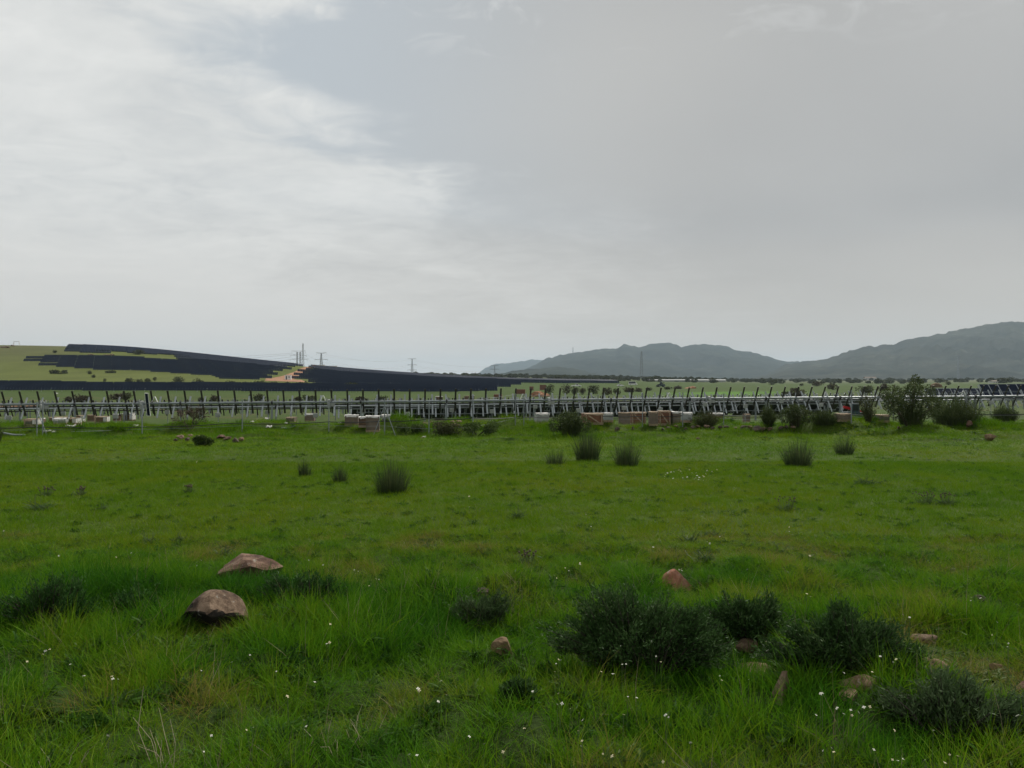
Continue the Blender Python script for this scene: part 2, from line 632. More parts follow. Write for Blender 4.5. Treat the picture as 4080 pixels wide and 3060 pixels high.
def zone_colour(X, Y):
    """field colours (real, position-fixed): meadow, sown green strips, dry pasture"""
    X = np.asarray(X, float)
    Y = np.asarray(Y, float)
    n = fbm(X * 0.05, Y * 0.02, 41, 3)
    nn = fbm(X * 0.3, Y * 0.3, 43, 3)
    near = np.array([0.026, 0.046, 0.009])
    field = np.array([0.044, 0.074, 0.008])
    mid = np.array([0.047, 0.076, 0.016])
    dry = np.array([0.090, 0.108, 0.024])
    olive = np.array([0.086, 0.092, 0.034])
    far = np.array([0.088, 0.102, 0.050])
    brown = np.array([0.105, 0.080, 0.045])

    def w(a, b_):
        return np.clip((Y - a) / (b_ - a), 0, 1)[..., None]
    c = near + (field - near) * w(7, 10)
    c = c + (mid - c) * w(38, 70)
    left = np.clip((1700 - px_of(X, Y)) / 500, 0, 1)[..., None]
    hill = dry * (0.85 + 0.3 * n[..., None])
    c = c + (hill - c) * w(340, 440) * left
    c = c + (olive - c) * w(520, 640) * np.clip((420 - px_of(X, Y)) / 200, 0, 1)[..., None]
    c = c + (far - c) * w(700, 1300)
    c = c + (brown - c) * (np.clip((nn - 0.58) * 4, 0, 0.7) * np.clip((Y - 70) / 40, 0, 1) * np.clip((300 - Y) / 80, 0, 1))[..., None]
    c = c + (np.array([0.075, 0.17, 0.022]) - c) * (np.exp(-((px_of(X, Y) - 2900) / 260) ** 2 - ((Y - 265) / 45) ** 2) * 0.9)[..., None]
    return c


def build_ground():
    ys = np.concatenate([np.linspace(-25, 2.4, 14), np.arange(2.5, 12, 0.095), np.geomspace(12, 60, 112), np.geomspace(60.8, 1000, 150), np.geomspace(1040, 16000, 58)])
    t = np.linspace(-1, 1, 381)
    s = np.sign(t) * np.abs(t) ** 1.7
    Xg = s[None, :] * (30 + 1.55 * np.maximum(ys, 0))[:, None]
    Yg = np.repeat(ys[:, None], len(s), 1)
    Z = gz(Xg, Yg)
    v = np.stack([Xg, Yg, Z], -1).reshape(-1, 3)
    ny, nx = Xg.shape
    i = (np.arange(ny - 1)[:, None] * nx + np.arange(nx - 1)[None, :]).reshape(-1)
    f = np.stack([i, i + 1, i + nx + 1, i + nx], -1)
    me = arr_mesh('ground', v, f, ground_material(), smooth=True)
    c = zone_colour(v[:, 0], v[:, 1])
    a = me.attributes.new('zone_colour', 'FLOAT_COLOR', 'POINT')
    a.data.foreach_set('color', np.concatenate([c, np.ones((len(c), 1))], 1).astype(np.float32).ravel())
    o = link('ground', me)
    tag(o, 'green meadow ground running from the camera to the foot of the hills', kind='structure')


def mountain_material(name, c1, c2, scale):
    m, b, out = new_mat(name)
    geo = b.n('ShaderNodeNewGeometry')
    n = b.noise(geo.outputs['Position'], scale, 8.0, 0.68)
    n2 = b.noise(geo.outputs['Position'], scale * 0.2, 5.0, 0.6)
    c = b.ramp(b.m('ADD', b.m('MULTIPLY', n, 0.7), b.m('MULTIPLY', n2, 0.35)), [(0.35, c1), (0.62, c2), (0.72, tuple(x * 2.4 for x in c2))])
    p = b.n('ShaderNodeBsdfPrincipled')
    b.put(p.inputs['Base Color'], c)
    p.inputs['Roughness'].default_value = 1.0
    p.inputs['Specular IOR Level'].default_value = 0.0
    b.t.links.new(p.outputs[0], out.inputs[0])
    return m


def mountain(name, label, crest, dist, front, back, rough, mat, seed):
    xs = np.arange(crest[0][0], crest[-1][0] + 1, 11.0)
    top = np.interp(xs, [c[0] for c in crest], [c[1] for c in crest])
    k = np.array([1, 2, 1]) / 4
    top = np.convolve(np.pad(top, 1, 'edge'), k, 'valid')
    dep = np.concatenate([np.linspace(-1, 0, 26), np.linspace(0.06, 1, 9)])
    rows = []
    for d in dep:
        Y = dist + (d * front if d < 0 else d * back)
        Yv = np.full_like(xs, Y) + 0.0
        X = (xs - CX) / F * Yv
        zc = CAM_Z + (CY - top) / F * dist         # crest height
        base = gz(X, Yv, False)
        prof = (1 - abs(d)) ** 1.15 if d < 0 else (1 - d)
        gul = (fbm(X / (dist * 0.030) + 3.1 * d, np.full_like(X, d * 2.2), seed, 5, 0.55) - 0.5)
        z = base - 4 + (zc - base) * prof + (zc - base) * gul * rough * (1 - (1 - abs(d)) ** 6) * min(1, 3 * (1 - abs(d)))
        if abs(d) < 1e-9:
            z = zc + (fbm(xs * 0.06, xs * 0, seed + 3, 4, 0.7) - 0.5) * dist * 0.0046
        rows.append(np.stack([X, Yv, z], -1))
    v = np.array(rows)
    ny, nx = v.shape[:2]
    i = (np.arange(ny - 1)[:, None] * nx + np.arange(nx - 1)[None, :]).reshape(-1)
    me = arr_mesh(name, v.reshape(-1, 3), np.stack([i, i + 1, i + nx + 1, i + nx], -1), mat, smooth=True)
    tag(link(name, me), label, kind='structure')


CREST_MAIN = [(1990, 1512), (2060, 1485), (2103, 1468), (2173, 1430), (2217, 1419), (2284, 1406), (2356, 1396), (2410, 1387), (2451, 1389), (2475, 1378), (2492, 1372), (2510, 1374), (2537, 1385), (2578, 1376), (2600, 1369), (2640, 1365), (2667, 1365), (2695, 1374), (2720, 1383), (2750, 1376), (2786, 1370), (2810, 1374), (2837, 1377), (2870, 1375), (2895, 1379), (2926, 1392), (2965, 1398), (3005, 1404), (3062, 1422), (3131, 1438), (3188, 1442), (3258, 1436), (3320, 1430), (3420, 1425), (3560, 1425), (3800, 1430), (4300, 1440)]
CREST_RIGHT = [(2900, 1516), (3050, 1490), (3130, 1452), (3188, 1443), (3258, 1434), (3340, 1417), (3368, 1400), (3385, 1397), (3420, 1392), (3440, 1382), (3456, 1377), (3490, 1380), (3522, 1370), (3560, 1371), (3590, 1358), (3614, 1351), (3690, 1341), (3705, 1336), (3779, 1324), (3848, 1308), (3899, 1300), (3947, 1291), (4039, 1280), (4080, 1285), (4200, 1290), (4500, 1280), (5000, 1320), (5600, 1400), (6000, 1460)]
CREST_FAR = [(1780, 1516), (1880, 1500), (1905, 1488), (1930, 1470), (1960, 1453), (1985, 1449), (2005, 1452), (2040, 1443), (2100, 1436), (2176, 1430), (2300, 1424), (2450, 1440)]
CREST_LOW = [(1900, 1508), (1980, 1493), (2040, 1479), (2097, 1469), (2155, 1472), (2190, 1464), (2223, 1461), (2261, 1463), (2331, 1479), (2413, 1495), (2480, 1510)]


def build_land():
    build_ground()
    mm = mountain_material('wooded_mountain', (0.014, 0.019, 0.015), (0.046, 0.052, 0.038), 0.008)
    mr = mountain_material('scrub_mountain', (0.016, 0.021, 0.017), (0.062, 0.066, 0.050), 0.008)
    mountain('far_hill', 'pale blue grey hill furthest behind the left end of the mountains', CREST_FAR, 12000, 2500, 1500, 0.10, mm, 61)
    mountain('mountain_ridge', 'long blue grey mountain ridge with rocky bumps along its crest', CREST_MAIN, 7200, 2600, 1500, 0.42, mm, 62)
    mountain('mountain_slope', 'larger scrub covered mountain rising to the right edge', CREST_RIGHT, 5200, 2000, 1500, 0.48, mr, 63)
    mountain('low_hill', 'low rounded dark hill in front of the left end of the ridge', CREST_LOW, 4300, 1100, 900, 0.14, mm, 64)


def drape(name, label, left, right, mat, lift=0.05, sub=14):
    """a sheet between two ground polylines given as (px, distance)"""
    L, R = [], []
    for (a, b_, out) in ((left[:-1], left[1:], L), (right[:-1], right[1:], R)):
        for p, q in zip(a, b_):
            for k in range(sub):
                t = k / sub
                out.append((p[0] + (q[0] - p[0]) * t, p[1] + (q[1] - p[1]) * t))
    L.append(left[-1])
    R.append(right[-1])
    v, f = [], []
    nc = 7
    for (a, b_) in zip(L, R):
        for c in range(nc):
            t = c / (nc - 1)
            Y = a[1] + (b_[1] - a[1]) * t
            X = (a[0] + (b_[0] - a[0]) * t - CX) / F * Y
            v.append((X, Y, g0(X, Y) + lift))
    for i in range(len(L) - 1):
        for c in range(nc - 1):
            f.append((i * nc + c, i * nc + c + 1, (i + 1) * nc + c + 1, (i + 1) * nc + c))
    me = arr_mesh(name, np.array(v), np.array(f), mat, smooth=True)
    tag(link(name, me), label, kind='structure')


def build_roads():
    drape('dirt_road', 'red earth track climbing the hill between two blocks of panels', [(1075, 506), (1122, 535), (1174, 590), (1222, 690)], [(1168, 505), (1182, 535), (1212, 590), (1248, 690)], M['earth'], 0.12)
    drape('bare_earth_pad', 'bare red earth apron at the foot of the hill track', [(1055, 470), (1060, 505)], [(1225, 470), (1200, 505)], M['earth'], 0.16)
    drape('bare_earth_strip', 'strip of pinkish bare earth behind the trackers at far left', [(-60, 160), (-40, 185)], [(150, 172), (140, 190)], M['earth'], 0.1)


def build_haze():
    m, b, out = new_mat('haze_air')
    pv = b.n('ShaderNodeVolumePrincipled')
    pv.inputs['Color'].default_value = (0.67, 0.85, 1.0, 1)
    pv.inputs['Density'].default_value = 0.000056
    pv.inputs['Anisotropy'].default_value = 0.15
    b.t.links.new(pv.outputs[0], out.inputs['Volume'])
    m.cycles.volume_sampling = 'DISTANCE'
    o = MB().box((0, 7900, 240), (60000, 18000, 560)).build('haze', m)
    tag(o, 'pale blue grey haze lying over the plain and mountains', kind='stuff')


build_land()
build_roads()
build_haze()

# ------------------------------------------------------------------ grass
STOPS_FIELD = [(0.0, (0.056, 0.142, 0.005)), (0.35, (0.096, 0.196, 0.005)), (0.65, (0.148, 0.210, 0.006)), (1.0, (0.215, 0.170, 0.038))]
STOPS_TALL = [(0.0, (0.030, 0.114, 0.007)), (0.4, (0.080, 0.202, 0.007)), (0.7, (0.138, 0.224, 0.009)), (1.0, (0.205, 0.164, 0.048))]


def blade_clump(name, n, h, spread, w, lean, bend, mat, seed, segs=3):
    rng = np.random.default_rng(seed)
    a = rng.uniform(0, 2 * np.pi, n)
    r = spread * np.sqrt(rng.uniform(0, 1, n))
    base = np.stack([r * np.cos(a), r * np.sin(a), np.full(n, -0.02)], 1)
    out = np.stack([np.cos(a + rng.normal(0, 0.8, n)), np.sin(a + rng.normal(0, 0.8, n)), np.zeros(n)], 1)
    d = unit(out * np.abs(rng.normal(lean, lean * 0.6, n))[:, None] + np.array([0, 0, 1.0]))
    L = h * rng.uniform(0.45, 1.0, n)
    B = (out * rng.uniform(0.3, 1.0, n)[:, None] + np.array([0, 0, -0.45])) * (L * bend * rng.uniform(0.2, 1.3, n))[:, None]
    v, f = strips(base, d, L, w * rng.uniform(0.6, 1.2, n), B, segs, rng)
    return bpy.data.objects.new(name, arr_mesh(name, v, f, mat))


def herb_clump(name, mat, seed, n=16, h=0.12):
    rng = np.random.default_rng(seed)
    a = rng.uniform(0, 2 * np.pi, n)
    base = np.stack([0.02 * np.cos(a), 0.02 * np.sin(a), np.zeros(n)], 1)
    d = unit(np.stack([np.cos(a), np.sin(a), rng.uniform(0.3, 1.4, n)], 1))
    L = h * rng.uniform(0.6, 1.1, n)
    B = np.stack([0.3 * np.cos(a) * L, 0.3 * np.sin(a) * L, -0.5 * L], 1)
    v, f = strips(base, d, L, L * 0.24, B, 3, rng, 0.2)
    # side lobes of the leaves
    k = rng.integers(0, n, 60)
    t = rng.uniform(0.3, 0.95, 60)
    lb = base[k] + d[k] * (L[k] * t)[:, None] + B[k] * (t ** 2)[:, None]
    ld = unit(d[k] + rng.normal(0, 0.7, (60, 3)))
    v2, f2 = leaves(lb, ld, h * rng.uniform(0.18, 0.32, 60), h * np.full(60, 0.09), rng)
    return bpy.data.objects.new(name, arr_mesh(name, np.concatenate([v, v2]), [f, f2 + len(v)], mat))


def scatter(name, label, P, rot, scale, tint, idx, protos):
    me = bpy.data.meshes.new(name)
    me.vertices.add(len(P))
    me.vertices.foreach_set('co', P.astype(np.float32).ravel())
    for nm, ty, data in (('rot', 'FLOAT_VECTOR', rot), ('scl', 'FLOAT_VECTOR', scale), ('tint', 'FLOAT', tint), ('pick', 'INT', idx)):
        a = me.attributes.new(nm, ty, 'POINT')
        a.data.foreach_set('vector' if ty == 'FLOAT_VECTOR' else 'value', np.ascontiguousarray(data, np.int32 if ty == 'INT' else np.float32).ravel())
    me.update()
    o = link(name, me)
    col = bpy.data.collections.new(name + '_kinds')
    for k, p in enumerate(protos):
        p.name = '%s_%02d' % (name, k)
        col.objects.link(p)
    ng = bpy.data.node_groups.new(name, 'GeometryNodeTree')
    ng.interface.new_socket('Geometry', in_out='INPUT', socket_type='NodeSocketGeometry')
    ng.interface.new_socket('Geometry', in_out='OUTPUT', socket_type='NodeSocketGeometry')
    N = ng.nodes
    gi, go = N.new('NodeGroupInput'), N.new('NodeGroupOutput')
    ci = N.new('GeometryNodeCollectionInfo')
    ci.inputs['Collection'].default_value = col
    ci.inputs['Separate Children'].default_value = True
    ci.inputs['Reset Children'].default_value = True
    iop = N.new('GeometryNodeInstanceOnPoints')
    iop.inputs['Pick Instance'].default_value = True

    def attr(nm, ty):
        n = N.new('GeometryNodeInputNamedAttribute')
        n.data_type = ty
        n.inputs['Name'].default_value = nm
        return n.outputs['Attribute']
    e2r = N.new('FunctionNodeEulerToRotation')
    L = ng.links.new
    L(attr('rot', 'FLOAT_VECTOR'), e2r.inputs[0])
    L(gi.outputs[0], iop.inputs['Points'])
    L(ci.outputs[0], iop.inputs['Instance'])
    L(attr('pick', 'INT'), iop.inputs['Instance Index'])
    L(e2r.outputs[0], iop.inputs['Rotation'])
    L(attr('scl', 'FLOAT_VECTOR'), iop.inputs['Scale'])
    L(iop.outputs[0], go.inputs[0])
    md = o.modifiers.new('scatter', 'NODES')
    md.node_group = ng
    tag(o, label, kind='stuff')
    return o


def sample_zone(n, y0, y1, rng, u=0.0):
    Y = np.sqrt(rng.uniform(y0 ** 2, y1 ** 2, n))
    U = rng.uniform(-1, 1, n)
    return U * (0.69 * Y + 2.6), Y


# patches of the meadow that stand taller (px, py, radius m, extra height factor, tint shift)
TALL = [(640, 2500, 0.25, 1.1, -0.32), (1040, 2350, 0.35, 0.7, -0.32), (1180, 2380, 0.4, 0.9, -0.3), (120, 2420, 0.75, 1.2, -0.36), (420, 2390, 0.5, 1.2, -0.36), (60, 2560, 0.6, 0.5, -0.20), (560, 2330, 0.5, 0.6, -0.2), (1300, 2420, 0.7, 0.5, -0.2), (980, 2330, 0.45, 0.5, -0.15),
        (1080, 2660, 0.45, 0.5, -0.2), (1740, 2500, 0.6, 1.7, -0.36), (1560, 2560, 0.6, 0.6, -0.15), (2080, 2700, 0.35, 0.4, -0.3), (2450, 2700, 0.5, 0.5, 0.0), (2900, 2800, 0.6, 0.4, -0.1), (3300, 2500, 0.5, 0.5, -0.2),
        (3450, 2840, 0.5, 0.6, -0.25), (3900, 2500, 0.5, 0.4, -0.1), (700, 2700, 0.4, 0.4, -0.15), (2700, 2560, 0.9, 0.4, -0.2), (3700, 2900, 0.5, 0.5, -0.1)]
DRY = [(250, 2790, 0.30), (620, 2990, 0.28), (850, 2830, 0.3), (1330, 2930, 0.25), (2380, 2780, 0.3), (2160, 2760, 0.25), (3600, 2600, 0.5), (3450, 2650, 0.45), (3150, 2980, 0.3), (1480, 2880, 0.3), (3850, 2680, 0.5), (1620, 2480, 0.2), (700, 2470, 0.2)]


def tallness(X, Y):
    h = np.zeros_like(X)
    t = np.zeros_like(X)
    for (px, py, r, a, dt) in TALL:
        c = TALL_W[(px, py)]
        g = np.exp(-((X - c[0]) / r) ** 2 - ((Y - c[1]) / (r * 1.1)) ** 2)
        h += 0.75 * a * g
        t += dt * g
    for (px, py, r) in DRY:
        c = TALL_W[(px, py)]
        g = np.exp(-((X - c[0]) / r) ** 2 - ((Y - c[1]) / (r * 1.2)) ** 2)
        t += 0.22 * g
        h -= 0.15 * g
    return h, t


CLEAR = []           # places where stones and shrubs keep the grass low: X, Y, rx, ry


def cleared(X, Y):
    k = np.ones_like(X)
    for (cx, cy, rx, ry, amt) in CLEAR:
        k *= 1 - amt * np.exp(-(((X - cx) / rx) ** 4 + ((Y - cy) / ry) ** 4))
    return k


TALL_W = {(q[0], q[1]): hit(q[0], q[1]) for q in TALL + DRY}


def build_grass():
    rng = np.random.default_rng(5)
    mf = leaf_mat('field_grass', STOPS_FIELD, 0.36, True)
    mt = leaf_mat('tall_grass', STOPS_TALL, 0.38, True)
    mh = leaf_mat('meadow_herb', [(0.0, (0.026, 0.074, 0.012)), (0.5, (0.046, 0.104, 0.018)), (1.0, (0.10, 0.13, 0.038))], 0.28, True)
    md = leaf_mat('dry_straw', [(0.0, (0.16, 0.13, 0.070)), (1.0, (0.34, 0.29, 0.19))], 0.2, True)
    # --- foreground, tall and tangled
    protos = [blade_clump('blades', 16, 0.185, 0.055, 0.0040, 0.34, 0.6, mt, 1), blade_clump('blades', 14, 0.21, 0.05, 0.0048, 0.42, 0.9, mt, 2),
              blade_clump('blades', 18, 0.15, 0.065, 0.0038, 0.55, 0.6, mt, 3), blade_clump('blades', 14, 0.24, 0.04, 0.0042, 0.24, 0.5, mt, 4),
              herb_clump('herb', mh, 5), blade_clump('straw', 5, 0.30, 0.06, 0.0032, 0.55, 0.25, md, 6, 2)]
    n = 54000
    X, Y = sample_zone(n, 2.75, 9.8, rng)
    h, t = tallness(X, Y)
    big = fbm(X * 0.8, Y * 0.8, 71, 3)
    fade = np.clip((8.9 - Y) / 1.6, 0, 1)                 # the rough margin ends where the mown-looking field starts
    lift = fade * (0.62 + 0.5 * big + h) + (1 - fade) * 0.36
    keep = rng.uniform(0, 1, n) < np.clip(0.62 + 0.5 * fade, 0, 1)
    keep &= (rng.uniform(0, 1, n) < 0.35 + 1.3 * np.clip(fbm(X * 3.1, Y * 3.1, 75, 2) - 0.22, 0, 1)) | (fade < 0.2)
    X, Y, h, t, big, fade, lift = (q[keep] for q in (X, Y, h, t, big, fade, lift))
    n = len(X)
    tint = np.clip(0.50 + 1.25 * (fbm(X * 1.8, Y * 1.8, 81, 3) - 0.5) + t + 0.12 * (1 - fade) + rng.normal(0, 0.07, n), 0, 1)
    pick = rng.choice(4, n, p=[0.3, 0.25, 0.25, 0.2])
    pick = np.where(rng.uniform(0, 1, n) < 0.075, 4, pick)
    pick = np.where(rng.uniform(0, 1, n) < 0.016 + 0.12 * np.clip(t, 0, 1), 5, pick)
    s = np.clip(lift * (0.50 + 1.30 * fbm(X * 2.3, Y * 2.3, 73, 2)), 0.22, 1.9) * rng.uniform(0.65, 1.25, n) * cleared(X, Y)
    sc = np.stack([0.6 + 0.4 * s, 0.6 + 0.4 * s, s], 1)
    rot = np.stack([rng.normal(0, 0.24, n), rng.normal(0, 0.24, n), rng.uniform(0, 6.28, n)], 1)
    scatter('tall_grass', 'tangled tall green grass across the whole foreground', np.stack([X, Y, gz(X, Y)], 1), rot, sc, tint, pick, protos)
    # --- the open field
    protos = [blade_clump('blades', 16, 0.125, 0.10, 0.006, 0.4, 0.5, mf, 11, 2), blade_clump('blades', 16, 0.105, 0.11, 0.007, 0.5, 0.5, mf, 12, 2),
              blade_clump('blades', 12, 0.16, 0.08, 0.006, 0.3, 0.5, mf, 13, 2), herb_clump('herb', mh, 14, 14, 0.10), blade_clump('straw', 4, 0.22, 0.08, 0.004, 0.4, 0.25, md, 15, 2)]
    n = 50000
    X, Y = sample_zone(n, 7.8, 22, rng)
    keep = rng.uniform(0, 1, n) < np.clip((Y - 7.4) / 2.0, 0.1, 1)
    X, Y = X[keep], Y[keep]
    n1 = len(X)
    n2 = 60000
    X2, Y2 = sample_zone(n2, 22, 58, rng)
    Xa, Ya = np.concatenate([X, X2]), np.concatenate([Y, Y2])
    n = len(Xa)
    farz = np.clip((Ya - 22) / 8, 0, 1)
    tint = np.clip(0.39 + 0.44 * (fbm(Xa * 0.30, Ya * 0.16, 91, 3) - 0.5) + 0.36 * (fbm(Xa * 1.7, Ya * 1.2, 95, 2) - 0.5) + 0.05 * np.clip((14 - Ya) / 5, 0, 1) + rng.normal(0, 0.05, n), 0, 1)
    pick = rng.choice(3, n, p=[0.45, 0.35, 0.2])
    pick = np.where(rng.uniform(0, 1, n) < 0.022, 3, pick)
    pick = np.where(rng.uniform(0, 1, n) < 0.008, 4, pick)
    hump = np.exp(-((Ya - 45) / 8.0) ** 2) * np.clip(fbm(Xa * 0.5, Ya * 0.5, 97, 3) - 0.42, 0, 1) * 12
    tint = np.clip(tint - 0.10 * np.clip(hump, 0, 1), 0, 1)
    s = (0.62 + 0.75 * fbm(Xa * 1.3, Ya * 1.0, 99, 3)) * rng.uniform(0.7, 1.2, n) * (1 + hump)
    wid = 1.05 + 2.0 * farz
    sc = np.stack([wid, wid, s * (1 + 0.25 * farz)], 1)
    rot = np.stack([rng.normal(0, 0.08, n), rng.normal(0, 0.08, n), rng.uniform(0, 6.28, n)], 1)
    # taller tufts on the humps of the bank by the fence
    scatter('meadow_grass', 'short yellowish green grass covering the open field', np.stack([Xa, Ya, gz(Xa, Ya)], 1), rot, sc, tint, pick, protos)
    n = 26000
    X, Y = sample_zone(n, 36, 66, rng)
    q = fbm(X * 0.45, Y * 0.6, 121, 3)
    ok = rng.uniform(0, 1, n) < np.clip((q - 0.44) * 6, 0.02, 1) * np.exp(-((Y - 47) / 12.0) ** 2)
    X, Y, q = X[ok], Y[ok], q[ok]
    n = len(X)
    tint = np.clip(0.30 + 1.3 * (fbm(X * 0.35, Y * 0.35, 131, 2) - 0.5) + rng.normal(0, 0.10, n), 0, 1)
    hs = (1.2 + 3.4 * np.clip(q - 0.44, 0, 0.3) / 0.3 * rng.uniform(0.3, 1.0, n)) * rng.uniform(0.6, 1.2, n)
    sc = np.stack([2.4 * np.ones(n), 2.4 * np.ones(n), hs], 1)
    protos = [blade_clump('blades', 16, 0.13, 0.09, 0.008, 0.5, 0.6, mt, 31, 2), blade_clump('blades', 16, 0.11, 0.11, 0.009, 0.6, 0.6, mf, 32, 2), herb_clump('herb', mh, 34, 14, 0.10)]
    rot = np.stack([rng.normal(0, 0.15, n), rng.normal(0, 0.15, n), rng.uniform(0, 6.28, n)], 1)
    scatter('bank_grass', 'rough tufted grass on the humps of the bank before the fence', np.stack([X, Y, gz(X, Y)], 1), rot, sc, tint, rng.choice(3, n, p=[0.5, 0.35, 0.15]), protos)


# ------------------------------------------------------------------ rocks
def rock_material(name, c_dark, c_mid, c_top):
    m, b, out = new_mat(name)
    tc = b.n('ShaderNodeTexCoord')
    oi = b.n('ShaderNodeObjectInfo')
    v = b.vm('ADD', tc.outputs['Object'], b.vm('SCALE', oi.outputs['Location']))
    n1 = b.noise(v, 6.0, 7.0, 0.65, 0.3)
    n2 = b.noise(v, 28.0, 6.0, 0.7)
    c = b.ramp(b.m('ADD', b.m('MULTIPLY', n1, 0.7), b.m('MULTIPLY', n2, 0.3)), [(0.38, c_dark), (0.5, c_mid), (0.62, c_top)])
    lich = b.sstep(b.noise(v, 15.0, 4.0, 0.6), 0.62, 0.70)
    c = b.mix(b.m('MULTIPLY', lich, 0.6), c, (0.30, 0.29, 0.25))
    p = b.n('ShaderNodeBsdfPrincipled')
    b.put(p.inputs['Base Color'], c)
    p.inputs['Roughness'].default_value = 0.9
    p.inputs['Specular IOR Level'].default_value = 0.2
    bp = b.n('ShaderNodeBump')
    bp.inputs['Strength'].default_value = 1.0
    bp.inputs['Distance'].default_value = 0.02
    b.put(bp.inputs['Height'], b.m('ADD', n1, b.m('MULTIPLY', n2, 0.5)))
    b.t.links.new(bp.outputs[0], p.inputs['Normal'])
    b.t.links.new(p.outputs[0], out.inputs[0])
    return m


M['rock'] = rock_material('weathered_rock', (0.042, 0.028, 0.020), (0.120, 0.080, 0.053), (0.25, 0.180, 0.125))
M['rock_red'] = rock_material('red_rock', (0.038, 0.021, 0.015), (0.105, 0.060, 0.040), (0.21, 0.138, 0.098))
M['rock_ochre'] = rock_material('ochre_rock', (0.075, 0.050, 0.028), (0.17, 0.115, 0.065), (0.28, 0.20, 0.125))
M['rock_black'] = rock_material('shade_dark_broken_rock', (0.012, 0.010, 0.009), (0.026, 0.021, 0.018), (0.055, 0.044, 0.036))  # near-black tone that paints shade on the boulder's broken front
M['rock_pink'] = rock_material('pinkish_rock', (0.16, 0.070, 0.042), (0.29, 0.130, 0.080), (0.38, 0.21, 0.145))
M['rock_dark'] = rock_material('dark_rock', (0.035, 0.026, 0.022), (0.07, 0.052, 0.042), (0.12, 0.09, 0.07))


def rock_mesh(name, w, d, h, mat, seed, facets=14, dome=0.0, sub=4, planes=(), nz=0.10):
    rng = np.random.default_rng(seed)
    bm = bmesh.new()
    bmesh.ops.create_icosphere(bm, subdivisions=sub, radius=1.0)
    P = np.array([q.co[:] for q in bm.verts])
    for _ in range(facets):
        n = unit(rng.normal(size=3) * np.array([1, 1, 0.75]))
        off = rng.uniform(0.50, 0.88) + dome * max(0, n[2]) * 0.3
        k = P @ n - off
        P = P - np.clip(k, 0, None)[:, None] * n[None, :]
    for (n, off) in planes:
        n = unit(np.array(n, float))
        k = P @ n - off
        P = P - np.clip(k, 0, None)[:, None] * n[None, :]
    a = fbm(P[:, 0] * 2.2 + seed, P[:, 1] * 2.2 + P[:, 2] * 1.7, seed, 4) - 0.5
    b_ = fbm(P[:, 2] * 5 + seed, P[:, 0] * 5 - P[:, 1] * 4, seed + 5, 3) - 0.5
    P = P * (1 + nz * 1.4 * a + nz * 0.6 * b_)[:, None]
    lo, hi = P.min(0), P.max(0)
    P = (P - (lo + hi) / 2) / (hi - lo) * np.array([w, d, h])
    for q, c in zip(bm.verts, P):
        q.co = c
    me = bpy.data.meshes.new(name)
    bm.to_mesh(me)
    bm.free()
    me.materials.append(mat)
    me.polygons.foreach_set('use_smooth', [True] * len(me.polygons))
    me.update()
    me.set_sharp_from_angle(angle=math.radians(17))
    return me


ROCKS = [  # x0, x1, ytop, ybase, material, seed, label, extras
    (728, 988, 2350, 2515, 'rock', 3, 'rounded brown boulder with pale domed top and dark shaded broken face', dict(planes=[((-0.30, -0.62, -0.72), 0.10), ((0.40, -0.62, -0.66), 0.24)], facets=8, dome=1)),
    (880, 1130, 2218, 2312, 'rock_red', 8, 'pointed red brown boulder half sunk in grass behind the rounded one', dict(planes=[((-0.55, -0.2, 0.80), 0.42), ((0.42, -0.2, 0.88), 0.48), ((0.1, -0.9, -0.15), 0.5), ((0.1, 0.1, 1.0), 0.42), ((-0.2, -0.6, 0.7), 0.5)], facets=16, nz=0.22)),
    (2630, 2772, 2266, 2365, 'rock_pink', 13, 'pinkish two-lobed rock behind the largest dark shrub', dict(facets=7)),
    (1955, 2045, 2535, 2600, 'rock_ochre', 17, 'small pitted tan stone sunk in tall grass left of the largest shrub', {}),
    (1886, 1948, 2343, 2385, 'rock_dark', 19, 'small dark stone at the field edge near the grey-green shrub', {}),
    (2925, 3018, 2543, 2600, 'rock', 23, 'small rounded pinkish stone between the two large dark shrubs', dict(dome=1)),
    (2940, 3090, 2640, 2690, 'rock_ochre', 27, 'long flat ochre stone below the small rounded stone', dict(facets=6)),
    (3062, 3172, 2675, 2800, 'rock', 31, 'upright triangular slab of brown rock leaning left in the foreground', dict(planes=[((-0.72, -0.25, 0.66), 0.18), ((0.75, -0.5, 0.12), 0.30)], facets=4)),
    (3345, 3505, 2688, 2735, 'rock_ochre', 37, 'flat layered tan stone below the right-hand dark shrub', dict(facets=8)),
    (3340, 3418, 2748, 2800, 'rock_ochre', 41, 'small ochre stone under the flat layered one', {}),
    (3652, 3785, 2624, 2675, 'rock_ochre', 43, 'mossy tan stone lying right of the dark shrub', {}),
    (3622, 3742, 2522, 2560, 'rock', 47, 'thin flat stone slab right of the dark shrub crown', dict(facets=6)),
    (4050, 4150, 2705, 2770, 'rock_red', 53, 'red brown stone cut by the right edge of the picture', {}),
    (3945, 4000, 2640, 2672, 'rock_ochre', 57, 'small tan stone near the right edge', {}),
    (3850, 3925, 2370, 2395, 'rock_dark', 59, 'dark flat stone in the grass at the right edge of the field', {}),
]


